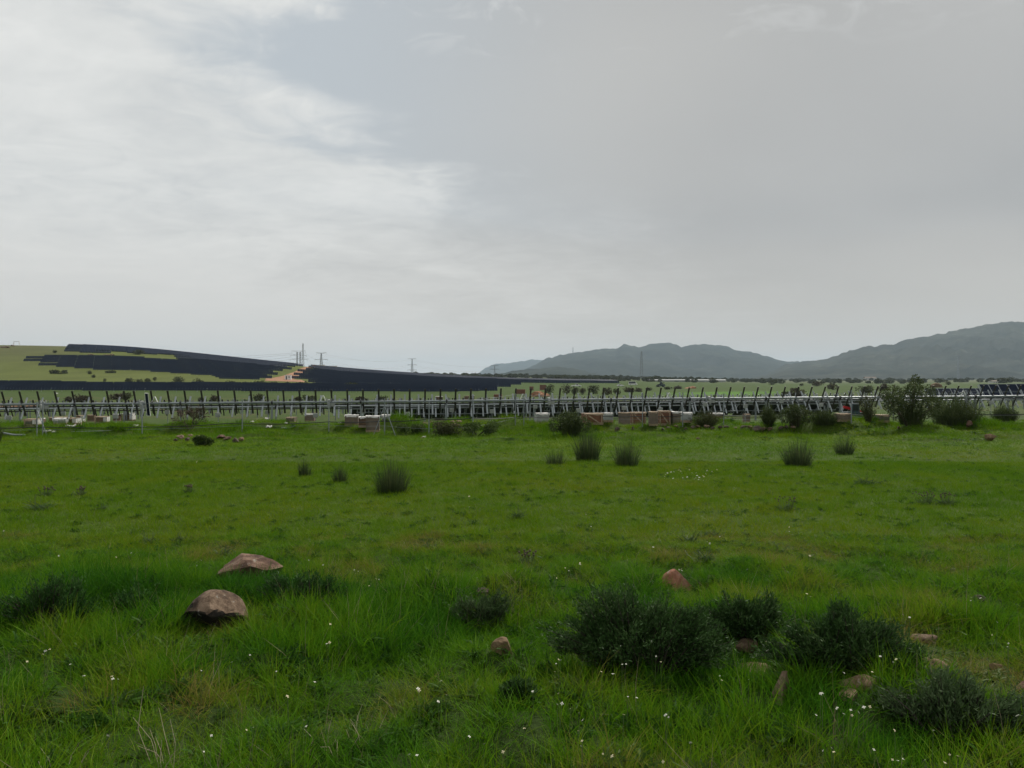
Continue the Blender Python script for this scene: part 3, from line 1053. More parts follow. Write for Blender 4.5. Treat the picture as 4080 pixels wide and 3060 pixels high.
def build_rocks():
    for (x0, x1, yt, yb, mat, seed, label, kw) in ROCKS:
        c = hit((x0 + x1) / 2, yb)
        w = (x1 - x0) / F * c.y
        CLEAR.append((c.x, c.y - 0.12, w * 0.60, 0.42, 0.42))
        h = (yb - yt) / F * c.y
        hh = h * 1.5
        me = rock_mesh('rock', w, w * 0.8, hh, M[mat], seed, **kw)
        Yr = c.y + w * 0.22
        top = pix((x0 + x1) / 2, yt, Yr).z
        if seed == 3:        # forward faces get darker broken stone that also paints in their shade
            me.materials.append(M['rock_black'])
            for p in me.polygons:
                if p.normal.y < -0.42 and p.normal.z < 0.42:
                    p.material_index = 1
        o = link('rock', me, loc=(c.x / c.y * Yr, Yr, top - hh / 2))
        tag(o, label, 'rock', 'rocks lying in the foreground grass')
    # stones further off: heap at left, cairn in the middle, tumbled wall at the right
    rng = random.Random(4)
    pool = [rock_mesh('stone', 1, 0.85, 0.7, M[q], 100 + k, sub=3) for k, q in enumerate(['rock', 'rock_ochre', 'rock_red', 'rock_dark', 'rock'])]
    heap = [(720, 1742, 40, 14, 0), (760, 1738, 26, 10, 0), (842, 1728, 22, 12, 2), (880, 1742, 46, 16, 2), (905, 1748, 34, 14, 0), (938, 1756, 36, 24, 3), (962, 1752, 28, 16, 1), (700, 1756, 22, 12, 3), (800, 1744, 36, 14, 1), (748, 1752, 26, 14, 3)]
    for (x, y, w, h, k) in heap:
        place_stone(pool[k], x, y, w, h, 'reddish stone on the low heap left of centre before the fence', 'stones of the low reddish heap', rng)
    cairn = [(1692, 1690, 34, 20, 0), (1718, 1688, 30, 18, 4), (1750, 1692, 30, 18, 1), (1804, 1686, 26, 14, 0), (1826, 1685, 30, 16, 4), (1812, 1697, 26, 14, 1), (1800, 1706, 22, 12, 0), (1680, 1702, 24, 14, 3), (1736, 1700, 26, 14, 4), (1826, 1700, 22, 12, 1), (1762, 1704, 24, 13, 3)]
    for (x, y, w, h, k) in cairn:
        place_stone(pool[k], x, y, w, h, 'pale stone of the cleared pile on the scrubby mound before the fence', 'stones of the cleared pile', rng)
    wall = [(2640 + i * 29 + rng.uniform(-8, 8), 1706 + rng.uniform(-5, 6), rng.uniform(16, 32), rng.uniform(9, 15), rng.choice([3, 3, 0, 4])) for i in range(19)]
    for (x, y, w, h, k) in wall:
        place_stone(pool[k], x, y, w, h, 'dark stone of the tumbled dry wall below the crates', 'stones of the tumbled wall', rng)
    single = [(2459, 1712, 22, 20, 3, 'dark upright stone left on the bank below the largest crates'), (2521, 1710, 20, 18, 3, 'dark stone on the bank below the diagonal-braced crate'),
              (3018, 1712, 46, 26, 3, 'black stone at the end of the tumbled wall'), (2781, 1750, 18, 10, 0, 'lone pale stone in the grass right of the rush clumps'),
              (3862, 1694, 26, 28, 2, 'pinkish pointed stone on the bank by the right-hand bushes'), (3946, 1742, 44, 28, 1, 'slanting tan slab on a grassy hump near the right edge'),
              (3580, 1708, 16, 10, 4, 'small white stone on the right-hand bank'), (1683, 1749, 20, 9, 4, 'small pale stone below the scrubby mound')]
    for (x, y, w, h, k, lab) in single:
        place_stone(pool[k], x, y, w, h, lab, 'single stones on the banks', rng)


def place_stone(me, x, y, w, h, label, group, rng):
    c = hit(x, y + h * 0.5)
    s = c.y / F
    o = link('stone', me, loc=(c.x, c.y, c.z + h * s * 0.30 + 0.05), rot=(rng.uniform(-.2, .2), rng.uniform(-.25, .25), rng.uniform(0, 6.28)), scale=(w * s, w * s * 0.9, h * s * 1.6))
    tag(o, label, 'stone', group)


# ------------------------------------------------------------------ shrubs, tussocks, weeds
M['shrub'] = leaf_mat('dark_shrub_leaf', [(0.15, (0.018, 0.044, 0.011)), (0.55, (0.044, 0.092, 0.026)), (0.9, (0.13, 0.19, 0.08))], 0.15, False, 0.5, 4.0)
M['shrub_grey'] = leaf_mat('grey_green_shrub_leaf', [(0.15, (0.032, 0.062, 0.022)), (0.55, (0.068, 0.110, 0.044)), (0.9, (0.13, 0.17, 0.09))], 0.2, False, 0.55, 4.0)
M['shrub_green'] = leaf_mat('dark_green_herb_leaf', [(0.15, (0.018, 0.052, 0.012)), (0.55, (0.036, 0.094, 0.020)), (0.9, (0.085, 0.16, 0.045))], 0.25, False, 0.5, 4.0)
M['broom'] = leaf_mat('broom_stem', [(0.15, (0.030, 0.048, 0.016)), (0.5, (0.056, 0.080, 0.028)), (0.9, (0.12, 0.135, 0.055))], 0.3, False, 0.6, 1.5)
M['broom_olive'] = leaf_mat('olive_broom_stem', [(0.15, (0.036, 0.046, 0.018)), (0.5, (0.062, 0.074, 0.030)), (0.9, (0.11, 0.11, 0.055))], 0.18, False, 0.6, 1.5)
M['rush'] = leaf_mat('rush_stem', [(0.15, (0.026, 0.046, 0.018)), (0.5, (0.046, 0.072, 0.027)), (0.9, (0.12, 0.13, 0.058))], 0.4, False, 0.55, 3.0)
M['scrub'] = leaf_mat('green_scrub_leaf', [(0.15, (0.034, 0.056, 0.016)), (0.55, (0.062, 0.098, 0.026)), (0.9, (0.12, 0.15, 0.055))], 0.3, False, 0.6, 1.5)
M['twig'] = solid('brown_twig', (0.085, 0.062, 0.045), 0.9, 0.25, 6.0)
M['twig_dark'] = solid('dark_twig', (0.030, 0.024, 0.018), 0.9, 0.25, 6.0)
M['straw'] = solid('pale_straw', (0.38, 0.33, 0.22), 0.8, 0.2, 10.0)
M['petal'] = solid('white_petal', (0.62, 0.61, 0.52), 0.7, 0.06, 20.0)
M['petal_cream'] = solid('cream_petal', (0.60, 0.54, 0.34), 0.7, 0.08, 20.0)
M['stalk'] = solid('green_stalk', (0.075, 0.11, 0.035), 0.7, 0.2, 10.0)
M['brownhead'] = solid('brown_seed_head', (0.075, 0.058, 0.036), 0.9, 0.3, 20.0)


def polyline_mesh(name, segs, mat):
    """segs: arrays A,B,(ra,rb): three-sided tapering twigs"""
    A, B, ra, rb = segs
    d = unit(B - A)
    s = unit(np.cross(d, np.array([0.31, 0.2, 0.93])))
    u = np.cross(d, s)
    V, n = [], len(A)
    for (P, r) in ((A, ra), (B, rb)):
        for k in range(3):
            a = 2 * np.pi * k / 3
            V.append(P + (s * np.cos(a) + u * np.sin(a)) * r[:, None])
    V = np.stack(V, 1).reshape(-1, 3)
    o = np.arange(n)[:, None] * 6
    Fq = np.concatenate([o + np.array([[k, (k + 1) % 3, 3 + (k + 1) % 3, 3 + k]]) for k in range(3)])
    return arr_mesh(name, V, Fq, mat)


def needle_shrub(x0, x1, yt, yb, lobes, label, mat, seed, nb=170, per=70, leaf=(0.034, 0.0075), group='dark shrubs in the foreground', name='shrub'):
    """lobes: (x 0..1 across, z 0..1 up, radius as a share of the height)"""
    rng = np.random.default_rng(seed)
    xc = (x0 + x1) / 2
    c = hit(xc, yb)
    w = (x1 - x0) / F * c.y
    h = (yb - yt) / F * c.y
    CLEAR.append((c.x, c.y - 0.05, w * 0.46, 0.38, 0.20))
    root = empty(name, c)
    tag(root, label, 'shrub', group)
    lob = np.array([((l[0] - 0.5) * w, (rng.uniform(-0.15, 0.15)) * w, l[1] * h, l[2] * h) for l in lobes])
    wt = lob[:, 3] ** 2
    k = rng.choice(len(lob), nb, p=wt / wt.sum())
    dirs = unit(rng.normal(size=(nb, 3)) * np.array([1, 1, 0.8]) + np.array([0, 0, 0.25]))
    rad = lob[k, 3] * np.where(rng.uniform(0, 1, nb) < 0.14, rng.uniform(1.1, 1.4, nb), rng.uniform(0.40, 1.12, nb))
    tip = lob[k, :3] + dirs * rad[:, None]
    tip[:, 2] = np.maximum(tip[:, 2], 0.02 * h)
    base = np.stack([tip[:, 0] * 0.35 + rng.normal(0, 0.06 * w, nb), tip[:, 1] * 0.35 + rng.normal(0, 0.05 * w, nb), np.full(nb, -0.02)], 1)
    mid = base * 0.45 + tip * 0.55 + np.stack([np.zeros(nb), np.zeros(nb), 0.07 * h * np.ones(nb)], 1)
    A = np.concatenate([base, mid])
    B = np.concatenate([mid, tip])
    ra = np.concatenate([np.full(nb, 0.008), np.full(nb, 0.0045)])
    rb = np.concatenate([np.full(nb, 0.0035), np.full(nb, 0.0012)])
    link('stems', polyline_mesh('stems', (A, B, ra, rb), M['twig_dark']), root)['kind'] = 'stuff'
    t = rng.beta(2.2, 1.0, (nb, per))
    Pm = np.where((t < 0.5)[..., None], base[:, None] + (mid - base)[:, None] * (t * 2)[..., None], mid[:, None] + (tip - mid)[:, None] * ((t - 0.5) * 2)[..., None])
    Pm = Pm.reshape(-1, 3) + rng.normal(0, 0.012, (nb * per, 3)) * (1 + h)
    bd = np.repeat(unit(tip - mid), per, 0)
    ld = unit(bd * 0.9 + rng.normal(0, 0.6, Pm.shape) + np.array([0, 0, 0.35]))
    keep = Pm[:, 2] > 0.10 * h
    Pm, ld = Pm[keep], ld[keep]
    v, f = leaves(Pm, ld, leaf[0] * rng.uniform(0.6, 1.25, len(Pm)), leaf[1] * rng.uniform(0.7, 1.3, len(Pm)), rng)
    link('foliage', arr_mesh('foliage', v, f, mat), root)['kind'] = 'stuff'
    return root


def fan_bush(name, c, w, h, n, stem_w, label, cat, group, mat, seed, spread=0.55, base_r=0.16, core=None, segs=4, droop=0.18, depth=None, stems=14, twigs=0):
    """upright wiry bush or rush: ribbons fanning out of a narrow foot"""
    rng = np.random.default_rng(seed)
    root = empty(name, c)
    tag(root, label, cat, group)
    dw = depth or w
    a = rng.uniform(0, 2 * np.pi, n)
    r = np.sqrt(rng.uniform(0, 1, n))
    base = np.stack([r * base_r * w * np.cos(a), r * base_r * dw * np.sin(a), np.full(n, -0.03)], 1)
    hh = h * (1 - 0.42 * r ** 2) * rng.uniform(0.55, 1.04, n)
    tipx = np.cos(a) * r * w * spread * rng.uniform(0.55, 1.12, n)
    tipy = np.sin(a) * r * dw * spread * rng.uniform(0.55, 1.12, n)
    lump = 0.62 + 0.72 * fbm(np.cos(a) * r * 3.2 + seed, np.sin(a) * r * 3.2, seed, 2)
    tip = np.stack([tipx, tipy, hh * lump], 1)
    d = tip - base
    bend = np.stack([np.cos(a) * r * w * droop, np.sin(a) * r * dw * droop, -0.12 * hh], 1) * rng.uniform(0.0, 1.2, n)[:, None]
    L = np.linalg.norm(d - bend, axis=1)
    v, f = strips(base, unit(d - bend), L, stem_w * rng.uniform(0.6, 1.3, n), bend, segs, rng, 0.25)
    if twigs:
        k = rng.integers(0, n, twigs)
        t = rng.uniform(0.35, 1.0, twigs)
        P = base[k] + unit(d - bend)[k] * (L[k] * t)[:, None] + bend[k] * (t ** 2)[:, None]
        td = unit(unit(d)[k] * 0.7 + rng.normal(0, 0.5, (twigs, 3)) + np.array([0, 0, 0.2]))
        v2, f2 = leaves(P, td, h * rng.uniform(0.04, 0.13, twigs), np.full(twigs, stem_w * 1.5), rng)
        v, f = np.concatenate([v, v2]), np.concatenate([f, f2 + len(v)])
    link('foliage', arr_mesh('foliage', v, f, mat), root)['kind'] = 'stuff'
    if stems:
        k = rng.integers(0, n, stems)
        A = base[k]
        B = base[k] + (tip - base)[k] * 0.6
        link('stems', polyline_mesh('stems', (A, B, np.full(stems, stem_w * 0.8), np.full(stems, stem_w * 0.3)), M['twig_dark']), root)['kind'] = 'stuff'
    return root


def leafy_bush(name, c, w, h, label, cat, group, mat, seed, n=2600, leaf=0.10, lobes=7, trunk=True, flat=0.75, stem_mat=None, shape=None):
    """rounded leafy bush or small tree crown made of leaf faces"""
    rng = np.random.default_rng(seed)
    root = empty(name, c)
    tag(root, label, cat, group)
    lo = 0.04 * h if not trunk else 0.14 * h
    cen = np.stack([rng.uniform(-0.30, 0.30, lobes) * w, rng.uniform(-0.3, 0.3, lobes) * w, lo + (h - lo) * rng.uniform(0.25, 0.72, lobes)], 1)
    rad = rng.uniform(0.20, 0.34, lobes) * min(w, h * 1.3)
    if shape:
        lobes = len(shape)
        cen = np.array([((q[0] - 0.5) * w, rng.uniform(-0.2, 0.2) * w, q[1] * h) for q in shape])
        rad = np.array([q[2] * h for q in shape])
    k = rng.choice(lobes, n, p=rad ** 1.7 / (rad ** 1.7).sum())
    dirs = unit(rng.normal(size=(n, 3)))
    rr = rad[k] * rng.uniform(0.35, 1.08, n) ** 0.6
    P = cen[k] + dirs * rr[:, None] * np.array([1, 1, flat])
    P[:, 2] = np.clip(P[:, 2], lo * 0.4, None)
    P[:, 0] *= w / max(1e-6, np.ptp(P[:, 0]))
    P[:, 2] *= h / max(1e-6, P[:, 2].max())
    ld = unit(dirs + rng.normal(0, 0.8, (n, 3)))
    v, f = leaves(P, ld, leaf * rng.uniform(0.6, 1.4, n), leaf * 0.6 * rng.uniform(0.6, 1.3, n), rng)
    link('crown', arr_mesh('crown', v, f, mat), root)['kind'] = 'stuff'
    nb = lobes + 3
    B = np.concatenate([cen, cen[:3] * 0.8])
    A = np.stack([B[:, 0] * 0.12, B[:, 1] * 0.12, np.full(nb, -0.05)], 1)
    link('trunk', polyline_mesh('trunk', (A, B, np.full(nb, 0.02 * h), np.full(nb, 0.006 * h)), stem_mat or M['twig_dark']), root)['kind'] = 'stuff'
    return root


def build_shrubs():
    needle_shrub(2240, 2850, 2298, 2660, [(0.16, 0.42, 0.26), (0.36, 0.58, 0.28), (0.30, 0.36, 0.32), (0.55, 0.38, 0.32), (0.76, 0.52, 0.28), (0.84, 0.36, 0.32), (0.66, 0.30, 0.32), (0.36, 0.82, 0.15), (0.12, 0.68, 0.10), (0.93, 0.26, 0.24), (-0.04, 0.22, 0.20), (1.06, 0.18, 0.18), (0.30, 0.84, 0.13), (0.22, 0.24, 0.24)],
                 'largest dark needle-leaved shrub in front of the pinkish rock', M['shrub'], 1, 380, 80)
    needle_shrub(2848, 3118, 2345, 2535, [(0.22, 0.66, 0.28), (0.55, 0.45, 0.32), (0.85, 0.58, 0.22), (0.4, 0.3, 0.34), (1.0, 0.3, 0.22), (-0.05, 0.3, 0.22)], 'smaller dark shrub standing just right of the largest one', M['shrub'], 2, 170, 70)
    needle_shrub(3110, 3595, 2380, 2672, [(0.26, 0.48, 0.30), (0.46, 0.60, 0.28), (0.62, 0.42, 0.34), (0.84, 0.42, 0.28), (0.40, 0.36, 0.34), (0.12, 0.42, 0.18), (0.50, 0.82, 0.14), (0.90, 0.28, 0.24), (-0.05, 0.2, 0.18), (1.05, 0.22, 0.2), (0.44, 0.84, 0.11)],
                 'dark rounded shrub with black hollow base right of centre', M['shrub'], 3, 320, 80)
    needle_shrub(3490, 4090, 2680, 2930, [(0.20, 0.40, 0.26), (0.42, 0.62, 0.30), (0.62, 0.58, 0.32), (0.82, 0.46, 0.32), (0.50, 0.34, 0.30), (0.95, 0.3, 0.26)], 'low grey-green feathery shrub at the lower right corner', M['shrub_grey'], 4, 300, 44)
    needle_shrub(1745, 2065, 2352, 2500, [(0.30, 0.42, 0.34), (0.55, 0.40, 0.34), (0.82, 0.66, 0.30), (0.66, 0.40, 0.30)], 'small grey-green shrub left of the largest shrub', M['shrub_grey'], 5, 130, 42)
    needle_shrub(1955, 2160, 2690, 2800, [(0.4, 0.4, 0.36), (0.7, 0.4, 0.34)], 'low dark tangle in the grass near the bottom centre', M['shrub'], 6, 70, 36)
    needle_shrub(-20, 400, 2275, 2500, [(0.15, 0.3, 0.3), (0.4, 0.5, 0.3), (0.62, 0.62, 0.3), (0.85, 0.4, 0.28)], 'leafy dark green clump in the tall grass at the left edge', M['shrub_green'], 7, 170, 44)
    needle_shrub(430, 640, 2310, 2475, [(0.3, 0.45, 0.34), (0.7, 0.4, 0.3)], 'leafy dark green clump just left of the rounded boulder', M['shrub_green'], 9, 90, 40)
    needle_shrub(1030, 1400, 2245, 2435, [(0.2, 0.5, 0.34), (0.5, 0.4, 0.34), (0.8, 0.42, 0.3)], 'leafy dark green clump beside the pointed red brown boulder', M['shrub_green'], 8, 150, 42)
    # rush tussocks in the field
    R = [(1475, 1648, 1828, 1965, 900, 'largest dark rush clump standing alone in the field'), (1180, 1248, 1828, 1898, 260, 'small rush clump left of the largest one'), (1318, 1392, 1845, 1922, 260, 'thin pale rush clump next to the largest one'),
         (2160, 2265, 1788, 1852, 260, 'sparse rush clump leftmost of the middle three'), (2272, 2410, 1700, 1836, 620, 'tall rush clump in the middle of three with feathery top'), (2432, 2562, 1738, 1858, 480, 'open-topped rush clump rightmost of the middle three'),
         (3108, 3252, 1738, 1858, 620, 'dark rush clump alone right of centre'), (3318, 3412, 1735, 1812, 360, 'smaller rush clump behind the right-hand one')]
    for i, (x0, x1, yt, yb, n, lab) in enumerate(R):
        c = hit((x0 + x1) / 2, yb)
        s = c.y / F
        fan_bush('rush_tussock', c, (x1 - x0) * s, (yb - yt) * s * 1.05, int(n * 0.95), 0.0075 * max(1, c.y / 15), lab, 'rush', 'rush clumps in the field', M['rush'], 40 + i, 0.62, 0.32, stems=0, droop=0.26)
    # wiry bushes by the fence
    B = [(2230, 2330, 1626, 1742, 160, 'broom', 'wispy stems rising out of the dense bush by the pale crate', 0.56, 0.28), (2735, 2890, 1632, 1702, 420, 'broom_olive', 'thin olive broom bush before the grey crates right of centre', 0.5, 0.16),
         (3020, 3105, 1615, 1702, 420, 'broom', 'narrow dark broom bush left of the pair by the fence', 0.5, 0.16), (3130, 3200, 1604, 1702, 120, 'broom_olive', 'thin stems rising out of the wide dark bush', 0.5, 0.3),
         (3232, 3345, 1625, 1690, 460, 'broom', 'low dark broom bush just left of the red machine', 0.52, 0.3), (3415, 3500, 1545, 1690, 130, 'broom_olive', 'sparse tall broom with forked stems right of the red machine', 0.5, 0.06),
         (3560, 3700, 1590, 1694, 300, 'broom', 'low broom stems at the foot of the tallest bush', 0.5, 0.3), (3690, 3920, 1580, 1692, 900, 'broom', 'broad bush right of the tallest broom', 0.52, 0.34),
         (3945, 4060, 1603, 1688, 560, 'broom', 'dark rounded bush near the right edge by the panels', 0.54, 0.3), (-60, 12, 1672, 1765, 260, 'broom', 'dark bush cut by the left edge of the picture', 0.5, 0.3)]
    for i, (x0, x1, yt, yb, n, mt, lab, sp, br) in enumerate(B):
        c = hit((x0 + x1) / 2, yb)
        s = c.y / F
        fan_bush('broom_bush', c, (x1 - x0) * s, (yb - yt) * s, int(n * 1.1), 0.018, lab, 'bush', 'broom bushes along the fence', M[mt], 60 + i, sp, br, droop=0.10, depth=(x1 - x0) * s * 0.8, twigs=n * 5)
    Q = [(3500, 3748, 1496, 1694, 7600, 'broom', 'tallest ragged bush standing above the trackers', [(0.18, 0.42, 0.20), (0.30, 0.58, 0.20), (0.50, 0.50, 0.26), (0.55, 0.70, 0.16), (0.70, 0.80, 0.13), (0.66, 0.92, 0.07), (0.80, 0.62, 0.17), (0.72, 0.36, 0.24), (0.36, 0.30, 0.24), (0.88, 0.40, 0.16), (0.10, 0.60, 0.09)]),
         (3096, 3240, 1612, 1702, 2600, 'broom', 'wide dark bush between narrow broom and red machine', [(0.2, 0.4, 0.3), (0.45, 0.55, 0.34), (0.7, 0.5, 0.34), (0.88, 0.4, 0.24)]),
         (2186, 2350, 1636, 1742, 3600, 'broom', 'dense dark bush in front of the pale grey crate', [(0.2, 0.42, 0.30), (0.42, 0.62, 0.30), (0.62, 0.52, 0.32), (0.85, 0.42, 0.26), (0.5, 0.3, 0.34)])]
    for i, (x0, x1, yt, yb, n, mt, lab, shp) in enumerate(Q):
        c = hit((x0 + x1) / 2, yb)
        s = c.y / F
        leafy_bush('dense_bush', c, (x1 - x0) * s, (yb - yt) * s, lab, 'bush', 'dense bushes along the fence', M[mt], 75 + i, n, 0.085, 8, True, 0.95, M['twig'], shp)
    bare_bush(760, 1608, 1712, 840 - 690, 'brown leafless bush by the fence left of centre', 71)
    # scrub on the mound
    for i, (x0, x1, yt, yb, mt, lab) in enumerate([(1590, 1710, 1690, 1728, 'scrub', 'green scrub at the left end of the stone pile'), (1715, 1840, 1680, 1742, 'broom_olive', 'brownish scrub growing through the stone pile'),
                                                   (1830, 1975, 1682, 1732, 'scrub', 'bright green scrub right of the stone pile'), (770, 850, 1738, 1778, 'scrub', 'green tuft in front of the reddish stone heap')]):
        c = hit((x0 + x1) / 2, yb)
        s = c.y / F
        leafy_bush('scrub_bush', c, (x1 - x0) * s, (yb - yt) * s, lab, 'bush', 'scrub on the mound', M[mt], 80 + i, 2000, 0.09, 8, False)
    # weeds in the field
    W = [(3130, 2035, 120, 52, 1, 'brown-headed thistle patch in the field right of centre'), (3688, 2010, 92, 48, 1, 'left of two brown-headed thistles near the right edge'), (3772, 2015, 80, 48, 1, 'right of two brown-headed thistles near the right edge'),
         (3448, 1932, 120, 52, 0, 'grey-green thistle rosette below the small rush clump'), (150, 2035, 90, 66, 0, 'pale thistle at the left edge of the field'), (322, 1978, 56, 36, 1, 'dark thistle patch near the left edge'), (180, 1978, 70, 34, 1, 'sparse dark thistle leftmost in the field'),
         (592, 2166, 76, 44, 0, 'pale thistle rosette left of the pointed boulder'), (708, 2160, 56, 40, 0, 'small pale thistle beside the rosette'), (890, 2215, 96, 48, 0, 'pale thistle just above the pointed boulder'), (752, 1965, 36, 30, 1, 'tiny dark weed in the left field'),
         (410, 2035, 36, 30, 0, 'tiny green weed in the left field'), (2740, 2160, 80, 44, 0, 'dark green weed in the right field'), (2830, 2140, 90, 40, 0, 'leafy weed beside the white flowers right of centre'), (2800, 2240, 70, 60, 0, 'dry branching weed above the pinkish rock'),
         (1705, 2185, 70, 36, 0, 'pale rosette in the middle field'), (2100, 2255, 110, 56, 1, 'dry brown weed in the middle field'), (2060, 2070, 50, 60, 0, 'faint upright weed in the middle field')]
    for i, (x, y, w, h, brown, lab) in enumerate(W):
        thistle(x, y, w, h, brown, lab, 200 + i)
    # dry stalks
    for i, (x, y, n, h, lab) in enumerate([(660, 3075, 9, 0.32, 'tuft of bleached dry stalks at the bottom edge'), (300, 3080, 5, 0.16, 'pale dead stalks at the bottom left edge'), (1330, 3000, 7, 0.12, 'broken straw-coloured stalks lower left of centre'), (1460, 2930, 6, 0.12, 'dead flower stalks tangled near bottom centre')]):
        dry_stalks(x, y, n, h, lab, 300 + i)


def bare_bush(x, yt, yb, wpx, label, seed):
    rng = np.random.default_rng(seed)
    c = hit(x, yb)
    s = c.y / F
    h, w = (yb - yt) * s, wpx * s
    root = empty('bare_bush', c)
    tag(root, label, 'bush')
    A, B, ra, rb = [], [], [], []

    def grow(p, d, L, r, lev):
        q = p + d * L
        A.append(p)
        B.append(q)
        ra.append(r)
        rb.append(r * 0.7)
        if lev == 0:
            return
        for _ in range(3):
            nd = unit(d + rng.normal(0, 0.42, 3) + np.array([0, 0, 0.12]))
            grow(q, nd, L * rng.uniform(0.6, 0.9), r * 0.66, lev - 1)
    for k in range(6):
        a = rng.uniform(0, 6.28)
        grow(np.array([0.1 * math.cos(a), 0.1 * math.sin(a), -0.05]), unit(np.array([0.55 * math.cos(a) * w / h, 0.5 * math.sin(a), 1.0])), h * 0.30, 0.022, 4)
    A, B = np.array(A), np.array(B)
    link('stems', polyline_mesh('stems', (A, B, np.maximum(np.array(ra), 0.010), np.maximum(np.array(rb), 0.009)), M['twig']), root)['kind'] = 'stuff'
    n = 500
    k = rng.integers(len(A) // 2, len(A), n)
    v, f = leaves(B[k] + rng.normal(0, 0.04, (n, 3)), unit(rng.normal(size=(n, 3))), np.full(n, 0.06), np.full(n, 0.03), rng)
    link('foliage', arr_mesh('foliage', v, f, M['broom_olive']), root)['kind'] = 'stuff'


def thistle(x, y, wpx, hpx, brown, label, seed):
    rng = np.random.default_rng(seed)
    c = hit(x, y)
    s = c.y / F
    w, h = wpx * s, hpx * s
    root = empty('thistle', c)
    tag(root, label, 'weed', 'weeds scattered over the field')
    n = 46
    a = rng.uniform(0, 6.28, n)
    base = np.stack([rng.normal(0, 0.22 * w, n), rng.normal(0, 0.15 * w, n), np.zeros(n)], 1)
    d = unit(np.stack([np.cos(a), np.sin(a), rng.uniform(0.6, 2.4, n)], 1))
    L = h * rng.uniform(0.5, 1.0, n)
    v, f = strips(base, d, L, np.full(n, 0.016 * max(1, c.y / 12)), np.stack([np.cos(a), np.sin(a), -np.ones(n)], 1) * (0.25 * L)[:, None], 3, rng, 0.2)
    link('leaf_rosette', arr_mesh('leaf_rosette', v, f, M['shrub_grey']), root)['kind'] = 'stuff'
    k = 16 if brown else 5
    tip = np.stack([rng.normal(0, 0.26 * w, k), rng.normal(0, 0.18 * w, k), h * rng.uniform(0.7, 1.1, k)], 1)
    link('stems', polyline_mesh('stems', (tip * np.array([0.5, 0.5, 0]), tip, np.full(k, 0.004), np.full(k, 0.003)), M['stalk']), root)['kind'] = 'stuff'
    if brown:
        mb = MB()
        for p in tip:
            r = 0.012 * max(1, c.y / 12)
            mb.lathe([(0.2 * r, -r), (r, -0.3 * r), (r, 0.4 * r), (0.3 * r, r)], p, 6)
        mb.build('seed_head', M['brownhead'], root)['kind'] = 'stuff'


def dry_stalks(x, y, n, h, label, seed):
    rng = np.random.default_rng(seed)
    c = hit(x, y)
    root = empty('dry_stalks', c)
    tag(root, label, 'stalks', 'bleached dead stalks in the foreground')
    a = rng.uniform(0, 6.28, n)
    base = np.stack([rng.normal(0, 0.05, n), rng.normal(0, 0.05, n), np.zeros(n)], 1)
    d = unit(np.stack([0.5 * np.cos(a), 0.4 * np.sin(a), rng.uniform(0.7, 2.2, n)], 1))
    L = h * rng.uniform(0.5, 1.25, n)
    mid = base + d * (L * 0.55)[:, None]
    tip = mid + unit(d + rng.normal(0, 0.25, (n, 3))) * (L * 0.5)[:, None]
    for k in range(n):
        me = polyline_mesh('stalk', (np.array([base[k], mid[k]]), np.array([mid[k], tip[k]]), np.array([0.0022, 0.0018]), np.array([0.0018, 0.0010])), M['straw'])
        link('stalk', me, root)


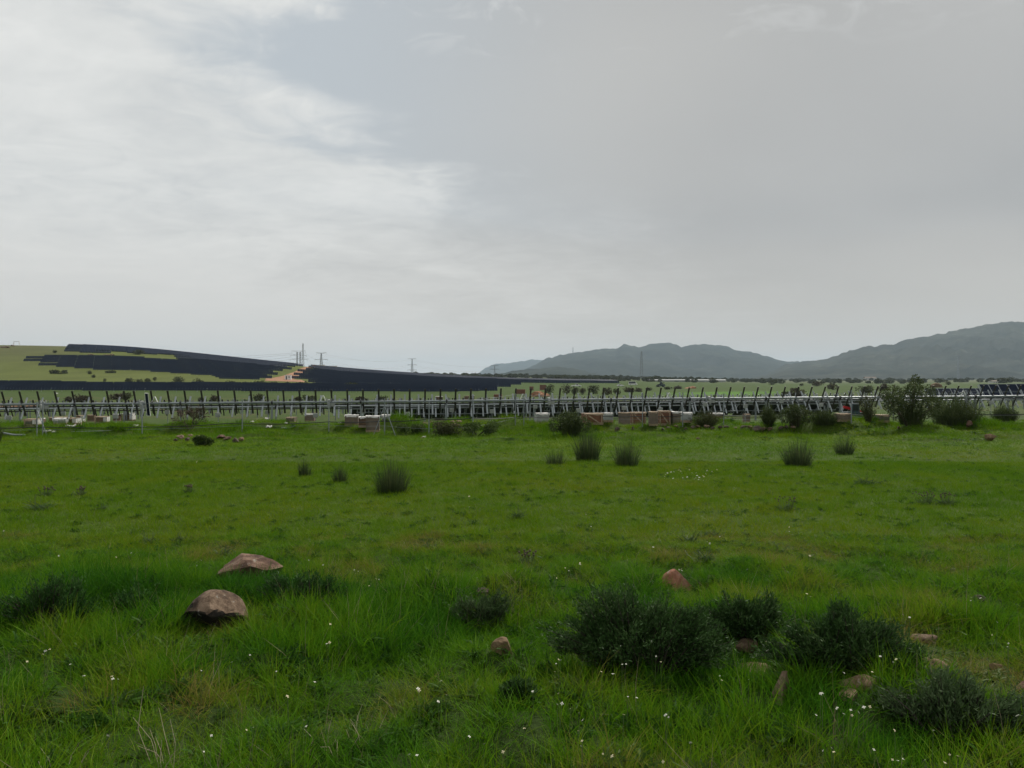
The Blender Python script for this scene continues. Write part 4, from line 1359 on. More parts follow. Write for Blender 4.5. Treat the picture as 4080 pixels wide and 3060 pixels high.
FLOWERS = [(185, 2592, 4), (108, 2636, 1), (280, 2647, 1), (446, 2695, 2), (470, 2706, 1), (802, 2672, 1), (924, 2638, 1), (996, 2610, 1), (1101, 2675, 1), (1254, 2717, 1), (1302, 2565, 2), (1350, 2549, 1), (1316, 2487, 1), (1144, 2773, 2), (1008, 2899, 2), (842, 2931, 1), (1211, 2869, 1),
           (1220, 2894, 1), (430, 2931, 1), (812, 2995, 1), (523, 2203, 1), (462, 2220, 1), (784, 2240, 3), (1230, 2232, 1), (1287, 2251, 1), (234, 2215, 1), (15, 2115, 1), (335, 2693, 1), (2252, 2263, 2), (2310, 2247, 3), (2209, 2292, 2), (1901, 2302, 1), (1498, 2307, 2), (1471, 2334, 1),
           (1412, 2271, 2), (2473, 2573, 1), (2596, 2556, 1), (2479, 2647, 2), (2614, 2615, 1), (2633, 2637, 1), (2233, 2630, 3), (2211, 2676, 1), (2396, 2676, 1), (2442, 2685, 1), (1757, 2713, 1), (1670, 2752, 2), (1778, 2769, 1), (1746, 2795, 1), (2122, 2755, 1), (2225, 2763, 1), (2221, 2807, 2),
           (2273, 2824, 1), (2307, 2841, 1), (2322, 2869, 1), (2485, 2847, 1), (2502, 2776, 1), (2537, 2780, 1), (2654, 2847, 4), (2089, 2902, 1), (1870, 2935, 1), (1929, 2964, 1), (2004, 2996, 1), (1661, 3009, 2), (2304, 2912, 1), (2402, 3004, 1), (2439, 3013, 1), (2319, 2952, 2), (2642, 3035, 1),
           (2868, 2693, 2), (2984, 2707, 1), (3052, 2555, 1), (3058, 2592, 1), (3363, 2681, 1), (3475, 2677, 1), (3519, 2595, 1), (3507, 2615, 1), (3559, 2638, 2), (3270, 2764, 2), (3390, 2829, 2), (3442, 2818, 2), (3421, 2838, 1), (3362, 2844, 1), (3252, 2849, 1), (3335, 2822, 1), (3624, 2460, 2),
           (3953, 2530, 1), (3973, 2479, 1), (4014, 2577, 2), (3870, 2380, 2), (3907, 2383, 1), (3564, 2910, 1), (3719, 2910, 1), (3279, 2991, 1), (3313, 2980, 1), (3322, 2996, 1), (3482, 2987, 1), (3556, 3027, 2), (3578, 3031, 1), (3685, 3028, 1), (3765, 3039, 1), (3784, 3007, 1), (3817, 3013, 1),
           (4054, 2851, 1), (2751, 2959, 1), (3215, 2366, 2), (3313, 2370, 1), (3341, 2361, 1), (2828, 2165, 2), (2868, 2138, 1), (3227, 2215, 1), (2715, 2268, 3), (1871, 1977, 2), (784, 1838, 2), (2603, 2180, 1), (3145, 2100, 1), (3145, 2118, 1), (2355, 2098, 1), (1870, 2020, 1), (2335, 2050, 1)]


def build_flowers():
    rng = random.Random(9)

    def blossom(mat):
        mb = MB()
        for k in range(4):
            a = k * math.pi / 2
            ca, sa = math.cos(a), math.sin(a)

            def q(u, v, z):
                return (u * ca - v * sa, u * sa + v * ca, z)
            mb._add([q(0.001, 0, 0), q(0.006, -0.005, 0.003), q(0.013, -0.0045, 0.002), q(0.0145, 0, 0.0), q(0.013, 0.0045, 0.002), q(0.006, 0.005, 0.003)], [(0, 1, 2, 3, 4, 5)])
        mb.lathe([(0.001, -0.004), (0.0025, 0.0), (0.0015, 0.003)], (0, 0, 0), 6)
        return mb.mesh('blossom', mat)
    meshes = [blossom(M['petal']), blossom(M['petal']), blossom(M['petal_cream'])]
    pts = list(FLOWERS)
    for k in range(16):
        pts.append((rng.uniform(2650, 2880), rng.uniform(1868, 1912), 2))
    for (px, py, n) in pts:
        Y = hit(px, py).y
        hgt = 0.24 if py > 2230 else 0.11
        c = hit(px, py + hgt / Y * F)
        top = pix(px, py, c.y) - c
        if top.z < 0.05:
            top.z = 0.05
        root = empty('wildflower', c)
        if py > 2230:
            tag(root, 'white four-petalled wildflower on a thin stem in the tall foreground grass', 'flower', 'white wildflowers in the tall grass')
        else:
            tag(root, 'tiny white wildflower in the short grass of the open field', 'flower', 'white wildflowers in the open field')
        A, B = [], []
        big = rng.uniform(0.34, 0.62) if py > 2230 else max(0.8, c.y / 13.0)
        for k in range(n):
            off = Vector((0, 0, 0)) if k == 0 else Vector((rng.uniform(-.035, .035), rng.uniform(-.03, .03), rng.uniform(-.03, .015))) * (c.y / 5.0 if py < 2230 else 1.0)
            p = top + off
            A.append((rng.uniform(-.01, .01), 0, -0.02))
            B.append(tuple(p))
            s = big * rng.uniform(0.85, 1.2)
            link('blossom', rng.choice(meshes), root, p, (rng.uniform(0.0, 1.1), rng.uniform(-.5, .5), rng.uniform(0, 6.28)), (s, s, s))
        link('stem', polyline_mesh('stem', (np.array(A, float), np.array(B, float), np.full(n, 0.0018), np.full(n, 0.0010)), M['stalk']), root)['kind'] = 'stuff'


build_rocks()
build_shrubs()
build_grass()
build_flowers()

# ------------------------------------------------------------------ trackers near the fence
SLANT = 0.14
ROW_RZ = math.atan(SLANT)


def row_Y(Y0, x):
    return Y0 / (1 - SLANT * (x - CX) / F)


def cell_material():
    m, b, out = new_mat('solar_cells')
    tc = b.n('ShaderNodeTexCoord')
    nz = b.noise(tc.outputs['Object'], 0.35, 3.0, 0.5)
    c = b.ramp(nz, [(0.3, (0.007, 0.012, 0.026)), (0.7, (0.012, 0.020, 0.040))])
    p = b.n('ShaderNodeBsdfPrincipled')
    b.put(p.inputs['Base Color'], c)
    p.inputs['Roughness'].default_value = 0.5
    p.inputs['Specular IOR Level'].default_value = 0.06
    b.t.links.new(p.outputs[0], out.inputs[0])
    return m


M['cell'] = cell_material()
M['backsheet'] = solid('dark_panel_back', (0.022, 0.023, 0.026), 0.5, 0.2, 1.0)


def rail_mesh(mat, half=1.03):
    mb = MB()
    mb.box((0, 0, 0.115), (0.085, 2 * half, 0.05))
    mb.box((-0.055, 0, 0.095), (0.03, 2 * half, 0.012))
    mb.box((0.055, 0, 0.095), (0.03, 2 * half, 0.012))
    mb.box((0, 0, 0.02), (0.10, 0.20, 0.14))
    return mb.mesh('module_rail', mat)


def module_mesh(w=1.13, h=2.25):
    mb = MB()
    mb.box((0, 0, 0.165), (w - 0.06, h - 0.06, 0.012), mi=0)
    for s in (-1, 1):
        mb.box((s * (w / 2 - 0.018), 0, 0.16), (0.036, h, 0.04), mi=1)
        mb.box((0, s * (h / 2 - 0.018), 0.161), (w - 0.075, 0.036, 0.041), mi=1)
    mb.box((0, 0, 0.168), (w - 0.08, 0.016, 0.016), mi=1)
    mb.box((0, 0, 0.150), (w - 0.08, h - 0.08, 0.008), mi=2)
    return mb.mesh('solar_module', [M['cell'], M['galv_pale'], M['backsheet']])


RAILS = {}
MODULE = None


def tracker(label, group, xa, xb, Y0, ty, tilt, railmat, spacing=1.2, post_gap=6.9, motors=(), loops=(), rails=True, modules=None, tube_r=0.095, height=None, rail_half=1.03, phase=0.5, drive=False):  # drive: adds the black tube for the torque tube's shaded underside
    """one single-axis tracker; ty: list of (px, row) of the tube's top edge, or None with height above ground"""
    global MODULE
    Ya, Yb = row_Y(Y0, xa), row_Y(Y0, xb)
    if height is None:
        A = pix(xa, np.interp(xa, [q[0] for q in ty], [q[1] for q in ty]), Ya)
        B = pix(xb, np.interp(xb, [q[0] for q in ty], [q[1] for q in ty]), Yb)
    else:
        A, B = on_ground(xa, Ya), on_ground(xb, Yb)
        A.z += height
        B.z += height
    mid = (A + B) / 2
    rz = math.atan2(B.y - A.y, B.x - A.x)
    L = math.hypot(B.x - A.x, B.y - A.y)
    k = (B.z - A.z) / L
    base = Vector((mid.x, mid.y, g0(mid.x, mid.y)))
    root = empty('solar_tracker', base, rz)
    tag(root, label, 'solar tracker', group)
    z0 = mid.z - base.z

    def zt(x):
        return z0 + k * x

    def ground_local(x):
        wx = mid.x + math.cos(rz) * x
        wy = mid.y + math.sin(rz) * x
        return g0(wx, wy) - base.z
    tb = MB()
    tb.tube([(-L / 2, 0, zt(-L / 2)), (-L / 6, 0, zt(-L / 6) - 0.02), (L / 6, 0, zt(L / 6) + 0.012), (L / 2, 0, zt(L / 2))], tube_r, 8)
    tb.build('torque_tube', M['galv'], root)
    if drive:  # black tube added to stand for the torque tube's shaded underside
        MB().tube([(-L / 2, 0.06, zt(-L / 2) - 0.19), (L / 2, 0.06, zt(L / 2) - 0.19)], 0.05, 6).build('tube_underside_shade', M['black'], root)
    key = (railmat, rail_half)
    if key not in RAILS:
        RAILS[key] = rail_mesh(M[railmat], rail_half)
    rg = random.Random(int(xa * 7 + Y0))
    if rails:
        n = int((L - 0.2) / spacing)
        for i in range(n + 1):
            x = -L / 2 + 0.12 + i * spacing + (phase - 0.5) * 0.1
            if x > L / 2 - 0.05:
                break
            link('module_rail', RAILS[key], root, (x, 0, zt(x)), (tilt + rg.uniform(-.02, .02), 0, rg.uniform(-.01, .01)))
    if modules:
        if MODULE is None:
            MODULE = module_mesh()
        x = modules[0] * L - L / 2
        i = 0
        while x < modules[1] * L - L / 2:
            link('solar_module', MODULE, root, (x, 0, zt(x)), (tilt, 0, 0))
            x += 1.15
            i += 1
            if i % 14 == 0:
                x += 0.5
    # posts and bearings
    n = max(2, int(round(L / post_gap)))
    for i in range(n):
        x = -L / 2 + (i + 0.5) * L / n
        gl = ground_local(x) - 0.15
        h = zt(x) - 0.10 - gl
        if h < 0.2:
            continue
        o = link('post', POST, root, (x, 0, gl), (0, 0, 0), (1, 1, h))
        link('bearing', BEARING, root, (x, 0, zt(x)))
    for px in motors:
        x = ((px - CX) / F * row_Y(Y0, px) - mid.x) / math.cos(rz)
        o = link('drive_motor', MOTOR, root, (x, 0, zt(x)))
    for px in loops:
        x = ((px - CX) / F * row_Y(Y0, px) - mid.x) / math.cos(rz)
        link('lifting_bracket', LOOP, root, (x, 0, zt(x) + tube_r))
    return root


def small_parts():
    global POST, BEARING, MOTOR, LOOP
    mb = MB()
    mb.box((0, 0, 0.5), (0.012, 0.16, 1.0))
    mb.box((0, -0.08, 0.5), (0.10, 0.014, 1.0))
    mb.box((0, 0.08, 0.5), (0.10, 0.014, 1.0))
    POST = mb.mesh('post', M['galv'])
    mb = MB()
    mb.lathe([(0.14, -0.06), (0.14, 0.06)], (0, 0, 0), 12, 'X')
    mb.box((0, 0, -0.14), (0.10, 0.26, 0.10))
    BEARING = mb.mesh('bearing', M['black'])
    mb = MB()
    mb.lathe([(0.20, -0.10), (0.22, -0.06), (0.22, 0.06), (0.20, 0.10)], (0, 0, 0), 14, 'X')
    mb.lathe([(0.07, -0.35), (0.09, -0.30), (0.09, 0.05), (0.06, 0.10)], (0.0, -0.30, -0.10), 10, 'Z')
    mb.box((0.28, -0.12, -0.22), (0.34, 0.16, 0.26))
    mb.box((-0.18, 0, 0.20), (0.06, 0.10, 0.18))
    mb.box((0.20, 0, 0.20), (0.06, 0.10, 0.18))
    MOTOR = mb.mesh('drive_motor', M['grey_wrap'])
    mb = MB()
    for a, b_ in (((-0.21, 0, 0.0), (-0.02, 0, 0.42)), ((0.02, 0, 0.42), (0.21, 0, 0.0)), ((-0.05, 0, 0.40), (0.05, 0, 0.40))):
        mb.bar(a, b_, 0.05, 0.09, (0, 1, 0))
    LOOP = mb.mesh('lifting_bracket', M['white'])


TUBE1 = [(-900, 1618), (0, 1612), (700, 1607), (1400, 1599), (2000, 1594), (2700, 1589), (3300, 1584), (4080, 1578), (5200, 1570)]
TUBE2 = [(-900, 1638), (0, 1631), (700, 1625), (1400, 1618), (2000, 1611), (2700, 1604), (3300, 1597), (4080, 1590), (5200, 1582)]
T62 = math.radians(-62)      # top edge towards the camera
T58 = math.radians(58)


def build_trackers():
    small_parts()
    g1 = 'trackers of the nearest row'
    a = tracker('nearest tracker with bare shade-toned rails at the left edge of the picture', g1, -420, 528, 62, TUBE1, T62, 'rail_shade', loops=(), motors=(170,), drive=True)
    b_ = tracker('long nearest tracker with bare shade-toned rails spanning the middle of the picture', g1, 533, 3492, 62, TUBE1, T62, 'rail_shade', motors=(566, 1310, 2186, 2824), loops=(616, 1287, 2084, 2666, 3290), drive=True)
    c = tracker('nearest tracker behind the tallest broom at the right edge', g1, 3498, 4500, 62, TUBE1, T62, 'rail_shade', motors=(3522,), loops=(3838,), drive=True)
    # narrow panel that feeds the drive, on the middle tracker
    Y = row_Y(62, 588)
    p = pix(588, 1612, Y - 0.25)
    mb = MB()
    mb.box((0, 0, 0), (0.20, 1.75, 0.03), mi=0)
    for s in (-1, 1):
        mb.box((s * 0.115, 0, 0.004), (0.03, 1.81, 0.05), mi=1)
        mb.box((0, s * 0.89, 0.004), (0.20, 0.03, 0.05), mi=1)
    o = mb.build('drive_panel', [M['cell'], M['white']], b_)
    o.matrix_world = b_.matrix_world.inverted() @ Matrix.Identity(4) if False else o.matrix_world
    loc = Matrix.Translation(b_.location) @ Matrix.Rotation(b_.rotation_euler[2], 4, 'Z')
    lp = loc.inverted() @ p
    o.location = lp
    o.rotation_euler = (math.radians(-72), 0, 0)
    g2 = 'trackers of the second row'
    tracker('second-row tracker with pale rails behind the left-edge tracker', g2, -420, 560, 69, TUBE2, T58, 'galv_pale', tube_r=0.07, phase=0.1, drive=True)
    tracker('second-row tracker with pale rails leaning the other way across the middle', g2, 566, 3440, 69, TUBE2, T58, 'galv_pale', tube_r=0.07, phase=0.9, drive=True)
    tracker('second-row tracker with pale rails at the right edge', g2, 3446, 4500, 69, TUBE2, T58, 'galv_pale', tube_r=0.06)
    tub3 = [(q[0], q[1] + 11) for q in TUBE2]
    tracker('pale rails of the close third row, left of the dense bush', g2, 1330, 2280, 73, tub3, T58, 'galv_pale', tube_r=0.06, phase=4.0, spacing=1.1)
    tracker('pale rails of the close third row, right of the dense bush', g2, 2290, 3420, 73, tub3, T58, 'galv_pale', tube_r=0.06, phase=6.0, spacing=1.1)
    # rows with modules already fixed
    tracker('tracker with four large dark modules standing clear at the right edge', 'trackers with modules fitted', 3905, 4420, 78.5, [(3800, 1568), (4600, 1560)], math.radians(54), 'galv_pale', modules=(0.05, 1.0), rails=True)
    tracker('smaller dark tracker panels behind the tallest broom', 'trackers with modules fitted', 3690, 3925, 116, [(3600, 1572), (4000, 1570)], math.radians(50), 'galv_pale', modules=(0.06, 1.0))
    tb = [(1200, 1652), (2000, 1648), (2700, 1641), (3400, 1632)]
    tracker('low tracker of dark panels seen from behind under the long tube, left half', 'low dark trackers behind the crates', 1560, 2330, 79, tb, math.radians(-34), 'galv_pale', modules=(0.0, 1.0), rail_half=0.7, tube_r=0.06)
    tracker('low tracker of dark panels seen from behind under the long tube, right half', 'low dark trackers behind the crates', 2345, 3330, 79, tb, math.radians(-34), 'galv_pale', modules=(0.0, 1.0), rail_half=0.7, tube_r=0.06)
    tb2 = [(1200, 1645), (2000, 1640), (2700, 1631), (3500, 1622)]
    tracker('darker panels of the row behind the low trackers, left half', 'low dark trackers behind the crates', 1420, 2440, 86, tb2, math.radians(-38), 'galv_pale', modules=(0.0, 1.0), rail_half=0.7, tube_r=0.06)
    tracker('darker panels of the row behind the low trackers, right half', 'low dark trackers behind the crates', 2455, 3420, 86, tb2, math.radians(-38), 'galv_pale', modules=(0.0, 1.0), rail_half=0.7, tube_r=0.06)
    # further rows of bare rails
    gr = 'rows of bare trackers beyond the second row'
    names = ['third', 'fourth', 'fifth', 'sixth', 'seventh', 'eighth']
    for i, Y0 in enumerate((91, 100, 110, 121)):
        for (xa, xb, side) in ((-260, 640, 'left edge'), (655, 1980, 'left of centre'), (1995, 3230, 'right of centre'), (3245, 4330, 'right edge')):
            if side == 'right edge' and i > 3:
                continue
            tracker('%s row of bare rails beyond the second row, %s' % (names[i], side), gr, xa + 13 * i, xb + 9 * i, Y0, None, T62 if i % 2 == 0 else T58, ('rail_shade' if i % 2 == 0 else 'galv_dull') if xa < 1900 else ('galv_pale' if i != 2 else 'rail_shade'), spacing=1.22, height=1.5, tube_r=0.06, post_gap=7.5)


# ------------------------------------------------------------------ control boxes, fence
def build_boxes():
    L = [(36, 1665, 54), (252, 1648, 61), (460, 1659, 55), (666, 1643, 62), (868, 1653, 56), (1066, 1643, 61), (1257, 1655, 55), (1447, 1640, 61), (1624, 1650, 56), (1800, 1635, 62), (1960, 1639, 61), (2133, 1621, 65), (2304, 1635, 60), (2486, 1626, 61), (2632, 1632, 61),
         (2810, 1612, 62), (2970, 1618, 62), (3114, 1599, 64), (3272, 1613, 63), (3950, 1604, 66)]
    mb = MB()
    mb.box((0, 0, 0), (0.34, 0.13, 0.31))
    mb.box((0, -0.07, 0.0), (0.30, 0.012, 0.27))
    box = mb.mesh('box', M['grey_wrap'], 0.008)
    for (x, y, Y) in L:
        c = on_ground(x, Y)
        top = pix(x, y, Y).z - c.z
        root = empty('control_box', c)
        tag(root, 'pale grey square control box on a thin stake before the trackers', 'control box', 'control boxes along the trackers')
        MB().tube([(0.02, 0.08, -0.2), (0, 0.08, top)], 0.025, 6).build('stake', M['galv'], root)
        link('box', box, root, (0, 0, top), (0, 0, ROW_RZ + 0.15))


def build_fence():
    P = [(-140, 1742), (147, 1741), (170, 1741), (566, 1738), (965, 1724), (1310, 1722), (1532, 1726), (1709, 1736), (1884, 1732), (2053, 1697), (2087, 1699), (2382, 1694), (2560, 1697), (2720, 1695), (2883, 1692), (3052, 1690), (3392, 1686), (3560, 1684), (3850, 1682), (4140, 1680)]
    c0 = hit(2053, 1697)
    root = empty('wire_fence', c0)
    tag(root, 'half-built wire fence of thin galvanised posts with one black line', 'fence')
    tops, pts = [], []
    for (x, y) in P:
        c = hit(x, y)
        h = 1.75
        MB().tube([c - c0 + Vector((0, 0, -0.2)), c - c0 + Vector((0.01, 0, h))], 0.030, 6).build('post', M['galv'], root)
        pts.append(c)
    for (x, y) in ((1532, 1726), (3850, 1682), (147, 1741)):
        c = hit(x, y)
        for s in (-1, 1):
            if x == 147 and s < 0:
                continue
            f = Vector((c.x + s * 0.62, c.y - 0.1, 0))
            f.z = g0(f.x, f.y) - 0.1
            MB().tube([f - c0, c - c0 + Vector((0, 0, 1.35))], 0.022, 6).build('strut', M['galv'], root)
    rows = [(-140, 1703), (200, 1701), (550, 1702), (730, 1695), (930, 1684), (1050, 1688), (1330, 1680), (1560, 1677), (1700, 1669), (2053, 1663), (2350, 1657), (2560, 1658), (2900, 1654), (3050, 1655), (3392, 1652), (3560, 1651), (4140, 1648)]
    px = [p[0] for p in P]
    dist = [c.y for c in pts]

    def line(off, r, mat, sag, nm):
        w = []
        for i in range(len(pts) - 1):
            for k in range(6):
                t = k / 6
                x = px[i] + (px[i + 1] - px[i]) * t
                Y = dist[i] + (dist[i + 1] - dist[i]) * t
                if off is None:
                    q = pix(x, np.interp(x, [a[0] for a in rows], [a[1] for a in rows]), Y)
                else:
                    z = (pts[i].z + off) * (1 - t) + (pts[i + 1].z + off) * t
                    q = Vector(((x - CX) / F * Y, Y, z))
                q.z -= sag * 4 * t * (1 - t)
                w.append(q - c0)
        MB().tube(w, r, 5).build(nm, mat, root)
    line(None, 0.022, M['black'], 0.05, 'black_line')
    line(1.68, 0.006, M['galv'], 0.03, 'wire')
    line(0.35, 0.006, M['galv'], 0.03, 'wire')


# ------------------------------------------------------------------ crates
CRATES = [  # x0, x1, ytop, ybase, body, lid, features, label
    (94, 145, 1672, 1701, 'card_olive', 'wood', 'panel', 'weathered greenish crate with one pale end panel at far left'),
    (150, 163, 1671, 1692, 'card', 'offwhite', '', 'narrow brown crate beside the fence strut at far left'),
    (193, 262, 1664, 1687, 'card', 'wood', '', 'long brown crate behind the white one at far left'),
    (209, 260, 1674, 1698, 'grey_wrap', 'offwhite', 'wrap', 'white wrapped crate in front of the long brown one'),
    (261, 301, 1669, 1697, 'card', 'wood', 'panel', 'dark brown crate right of the white wrapped one'),
    (294, 327, 1656, 1685, 'card', 'wood', 'panel', 'brown crate with a sunlit white end behind the dark brown one'),
    (345, 373, 1654, 1680, 'card', 'wood', '', 'small brown crate left of the one with the sunlit white side'),
    (375, 421, 1661, 1689, 'card', 'wood', 'panel', 'brown crate with sunlit white right side left of the first drive'),
    (449, 476, 1651, 1678, 'card', 'offwhite', '', 'brown crate half hidden by a control box'),
    (487, 527, 1648, 1677, 'card', 'offwhite', 'panel', 'brown crate with crumpled white top left of the narrow drive panel'),
    (1140, 1175, 1664, 1687, 'card_grey', 'wood', '', 'brown crate with sloping pale lid left of centre'),
    (1212, 1251, 1651, 1679, 'card_grey', 'offwhite', '', 'grey brown crate with loose film left of the second drive'),
    (1370, 1425, 1658, 1699, 'card_grey', 'offwhite', 'pallet', 'stacked grey brown crate with pale top left of the braced fence post'),
    (1426, 1456, 1664, 1704, 'card', 'offwhite', '', 'narrow brown crate touching the nearest cardboard box'),
    (1454, 1510, 1662, 1724, 'card_grey', 'offwhite', 'wrap', 'nearest large cardboard box just left of the braced fence post'),
    (1517, 1552, 1657, 1681, 'grey_wrap', 'offwhite', '', 'grey crate seen through the braced fence post'),
    (1632, 1655, 1660, 1678, 'card', 'offwhite', '', 'small brown crate beside the white car'),
    (1730, 1786, 1656, 1676, 'card_grey', 'offwhite', '', 'low crate with white top right of the white car'),
    (2132, 2187, 1652, 1692, 'grey_wrap', 'offwhite', 'wrap', 'pale grey wrapped crate left of the dense broom bush'),
    (2322, 2401, 1650, 1694, 'card_red', 'wood', 'brace', 'brown crate with diagonal plank right of the dense broom bush'),
    (2402, 2440, 1650, 1685, 'grey_wrap', 'offwhite', 'wrap', 'grey wrapped crate between two brown ones right of centre'),
    (2466, 2515, 1645, 1696, 'card_grey', 'wood', '', 'brown crate at the left of the biggest crate row'),
    (2516, 2577, 1645, 1696, 'card_red', 'wood', 'brace', 'brown crate with diagonal plank, second in the biggest row'),
    (2588, 2625, 1642, 1698, 'card_grey', 'wood', '', 'tall grey brown crate left of the reddish one'),
    (2626, 2674, 1642, 1699, 'card_red', 'wood', 'brace', 'tall reddish crate with a pale diagonal plank'),
    (2675, 2717, 1644, 1697, 'card_grey', 'offwhite', 'wrap', 'greyish crate with white top right of the reddish one'),
    (2720, 2760, 1650, 1687, 'grey_wrap', 'offwhite', 'wrap', 'grey wrapped crate at the end of the biggest row'),
    (2830, 2886, 1648, 1681, 'card', 'offwhite', '', 'brown crate with white lid behind the thin olive broom'),
    (2966, 2990, 1651, 1682, 'card_grey', 'wood', '', 'upright grey carton between the broom bushes'),
    (3338, 3392, 1650, 1682, 'card_grey', 'wood', '', 'pinkish brown crate left of the red machine'),
    (3494, 3546, 1654, 1684, 'card_olive', 'wood', '', 'olive crate left of the tallest broom'),
    (1733, 1763, 1580, 1602, 'card', 'offwhite', '', 'distant brown crate with white cover beyond the trackers'),
    (1850, 1868, 1578, 1592, 'card', 'wood', '', 'left of two small distant crates beyond the trackers'),
    (1872, 1889, 1576, 1592, 'card', 'offwhite', '', 'right of two small distant crates beyond the trackers'),
    (1967, 2001, 1571, 1584, 'card_red', 'wood', '', 'long reddish distant crate beyond the trackers'),
    (2052, 2094, 1551, 1570, 'card_red', 'wood', '', 'distant rust-coloured crate left of the earth mound'),
    (2110, 2125, 1540, 1556, 'card_red', 'wood', '', 'small rust-coloured crate above the earth mound'),
    (2150, 2177, 1534, 1554, 'card_red', 'card', '', 'distant brown crate on top of the earth mound'),
]


def build_crates():
    rng = random.Random(3)
    for i, (x0, x1, yt, yb, mat, lid, feat, label) in enumerate(CRATES):
        c = hit((x0 + x1) / 2, yb, 40)
        s = c.y / F
        w, h = (x1 - x0) * s, (yb - yt) * s
        d = min(max(w * 0.8, 0.6), 1.3)
        root = empty('crate', (c.x, c.y + d / 2, c.z), rng.uniform(-0.10, 0.22))
        tag(root, label, 'crate', 'crates of tracker parts set down on the grass')
        z0 = 0.13
        mb = MB()
        mb.box((0, 0, z0 + (h - z0) / 2), (w * 0.94, d, h - z0))
        mb.build('body', M[mat], root, bevel=0.012)
        pl = MB()
        for yy in (-0.42, 0, 0.42):
            pl.box((0, yy * d, 0.045), (w * 0.98, 0.09, 0.09))
        pl.box((0, 0, 0.11), (w, d * 1.01, 0.028))
        pl.build('pallet', M['wood'], root)
        # lid or sheet, uneven
        n = 7
        V = [((a / (n - 1) - 0.5) * w * 1.02, (b_ / (n - 1) - 0.5) * d * 1.03, h + 0.012 + rng.uniform(0, 0.05 if lid != 'wood' else 0.02)) for b_ in range(n) for a in range(n)]
        Fq = [(b_ * n + a, b_ * n + a + 1, (b_ + 1) * n + a + 1, (b_ + 1) * n + a) for b_ in range(n - 1) for a in range(n - 1)]
        # turned-down front edge
        for a in range(n):
            V.append(((a / (n - 1) - 0.5) * w * 1.02, -0.515 * d - 0.012, h - rng.uniform(0.03, 0.11)))
        Fq += [(a, n * n + a, n * n + a + 1, a + 1) for a in range(n - 1)]
        link('cover', arr_mesh('cover', np.array(V), np.array(Fq), M[lid]), root)
        for sx in (-0.40, 0.40):
            MB().box((sx * w, -d / 2 - 0.015, z0 + (h - z0) / 2), (0.06, 0.022, (h - z0) * 0.97)).build('batten', M[mat] if feat not in ('brace', 'panel') else M['wood'], root)
        if feat == 'brace':
            MB().bar((-0.30 * w, -d / 2 - 0.034, h * 0.86), (0.34 * w, -d / 2 - 0.034, 0.06), 0.07, 0.024, (0, 1, 0)).build('diagonal_plank', M['wood'], root)
        if feat == 'panel':  # off-white boards: real end panel on one crate, painted sunlit side on others
            MB().box((0.36 * w, -d / 2 - 0.034, z0 + (h - z0) * 0.5), (0.24 * w, 0.02, (h - z0) * 0.92)).build('pale_lit_end', M['offwhite'], root)
            MB().box((w * 0.47 + 0.016, 0, z0 + (h - z0) * 0.5), (0.02, d * 0.9, (h - z0) * 0.94)).build('side_panel', M['offwhite'], root)  # pale board: real panel on one crate, painted sunlit side on others


# ------------------------------------------------------------------ vehicles
def wheel(root, p, r, w):
    o = MB().lathe([(r * 0.55, -w / 2), (r * 0.95, -w / 2), (r, -w / 3), (r, w / 3), (r * 0.95, w / 2), (r * 0.55, w / 2)], (0, 0, 0), 18, 'Y').build('wheel', M['tyre'], root, p)
    MB().lathe([(r * 0.2, -w * 0.53), (r * 0.58, -w * 0.51), (r * 0.58, w * 0.51), (r * 0.2, w * 0.53)], (0, 0, 0), 14, 'Y').build('rim', M['galv'], o)
    return o


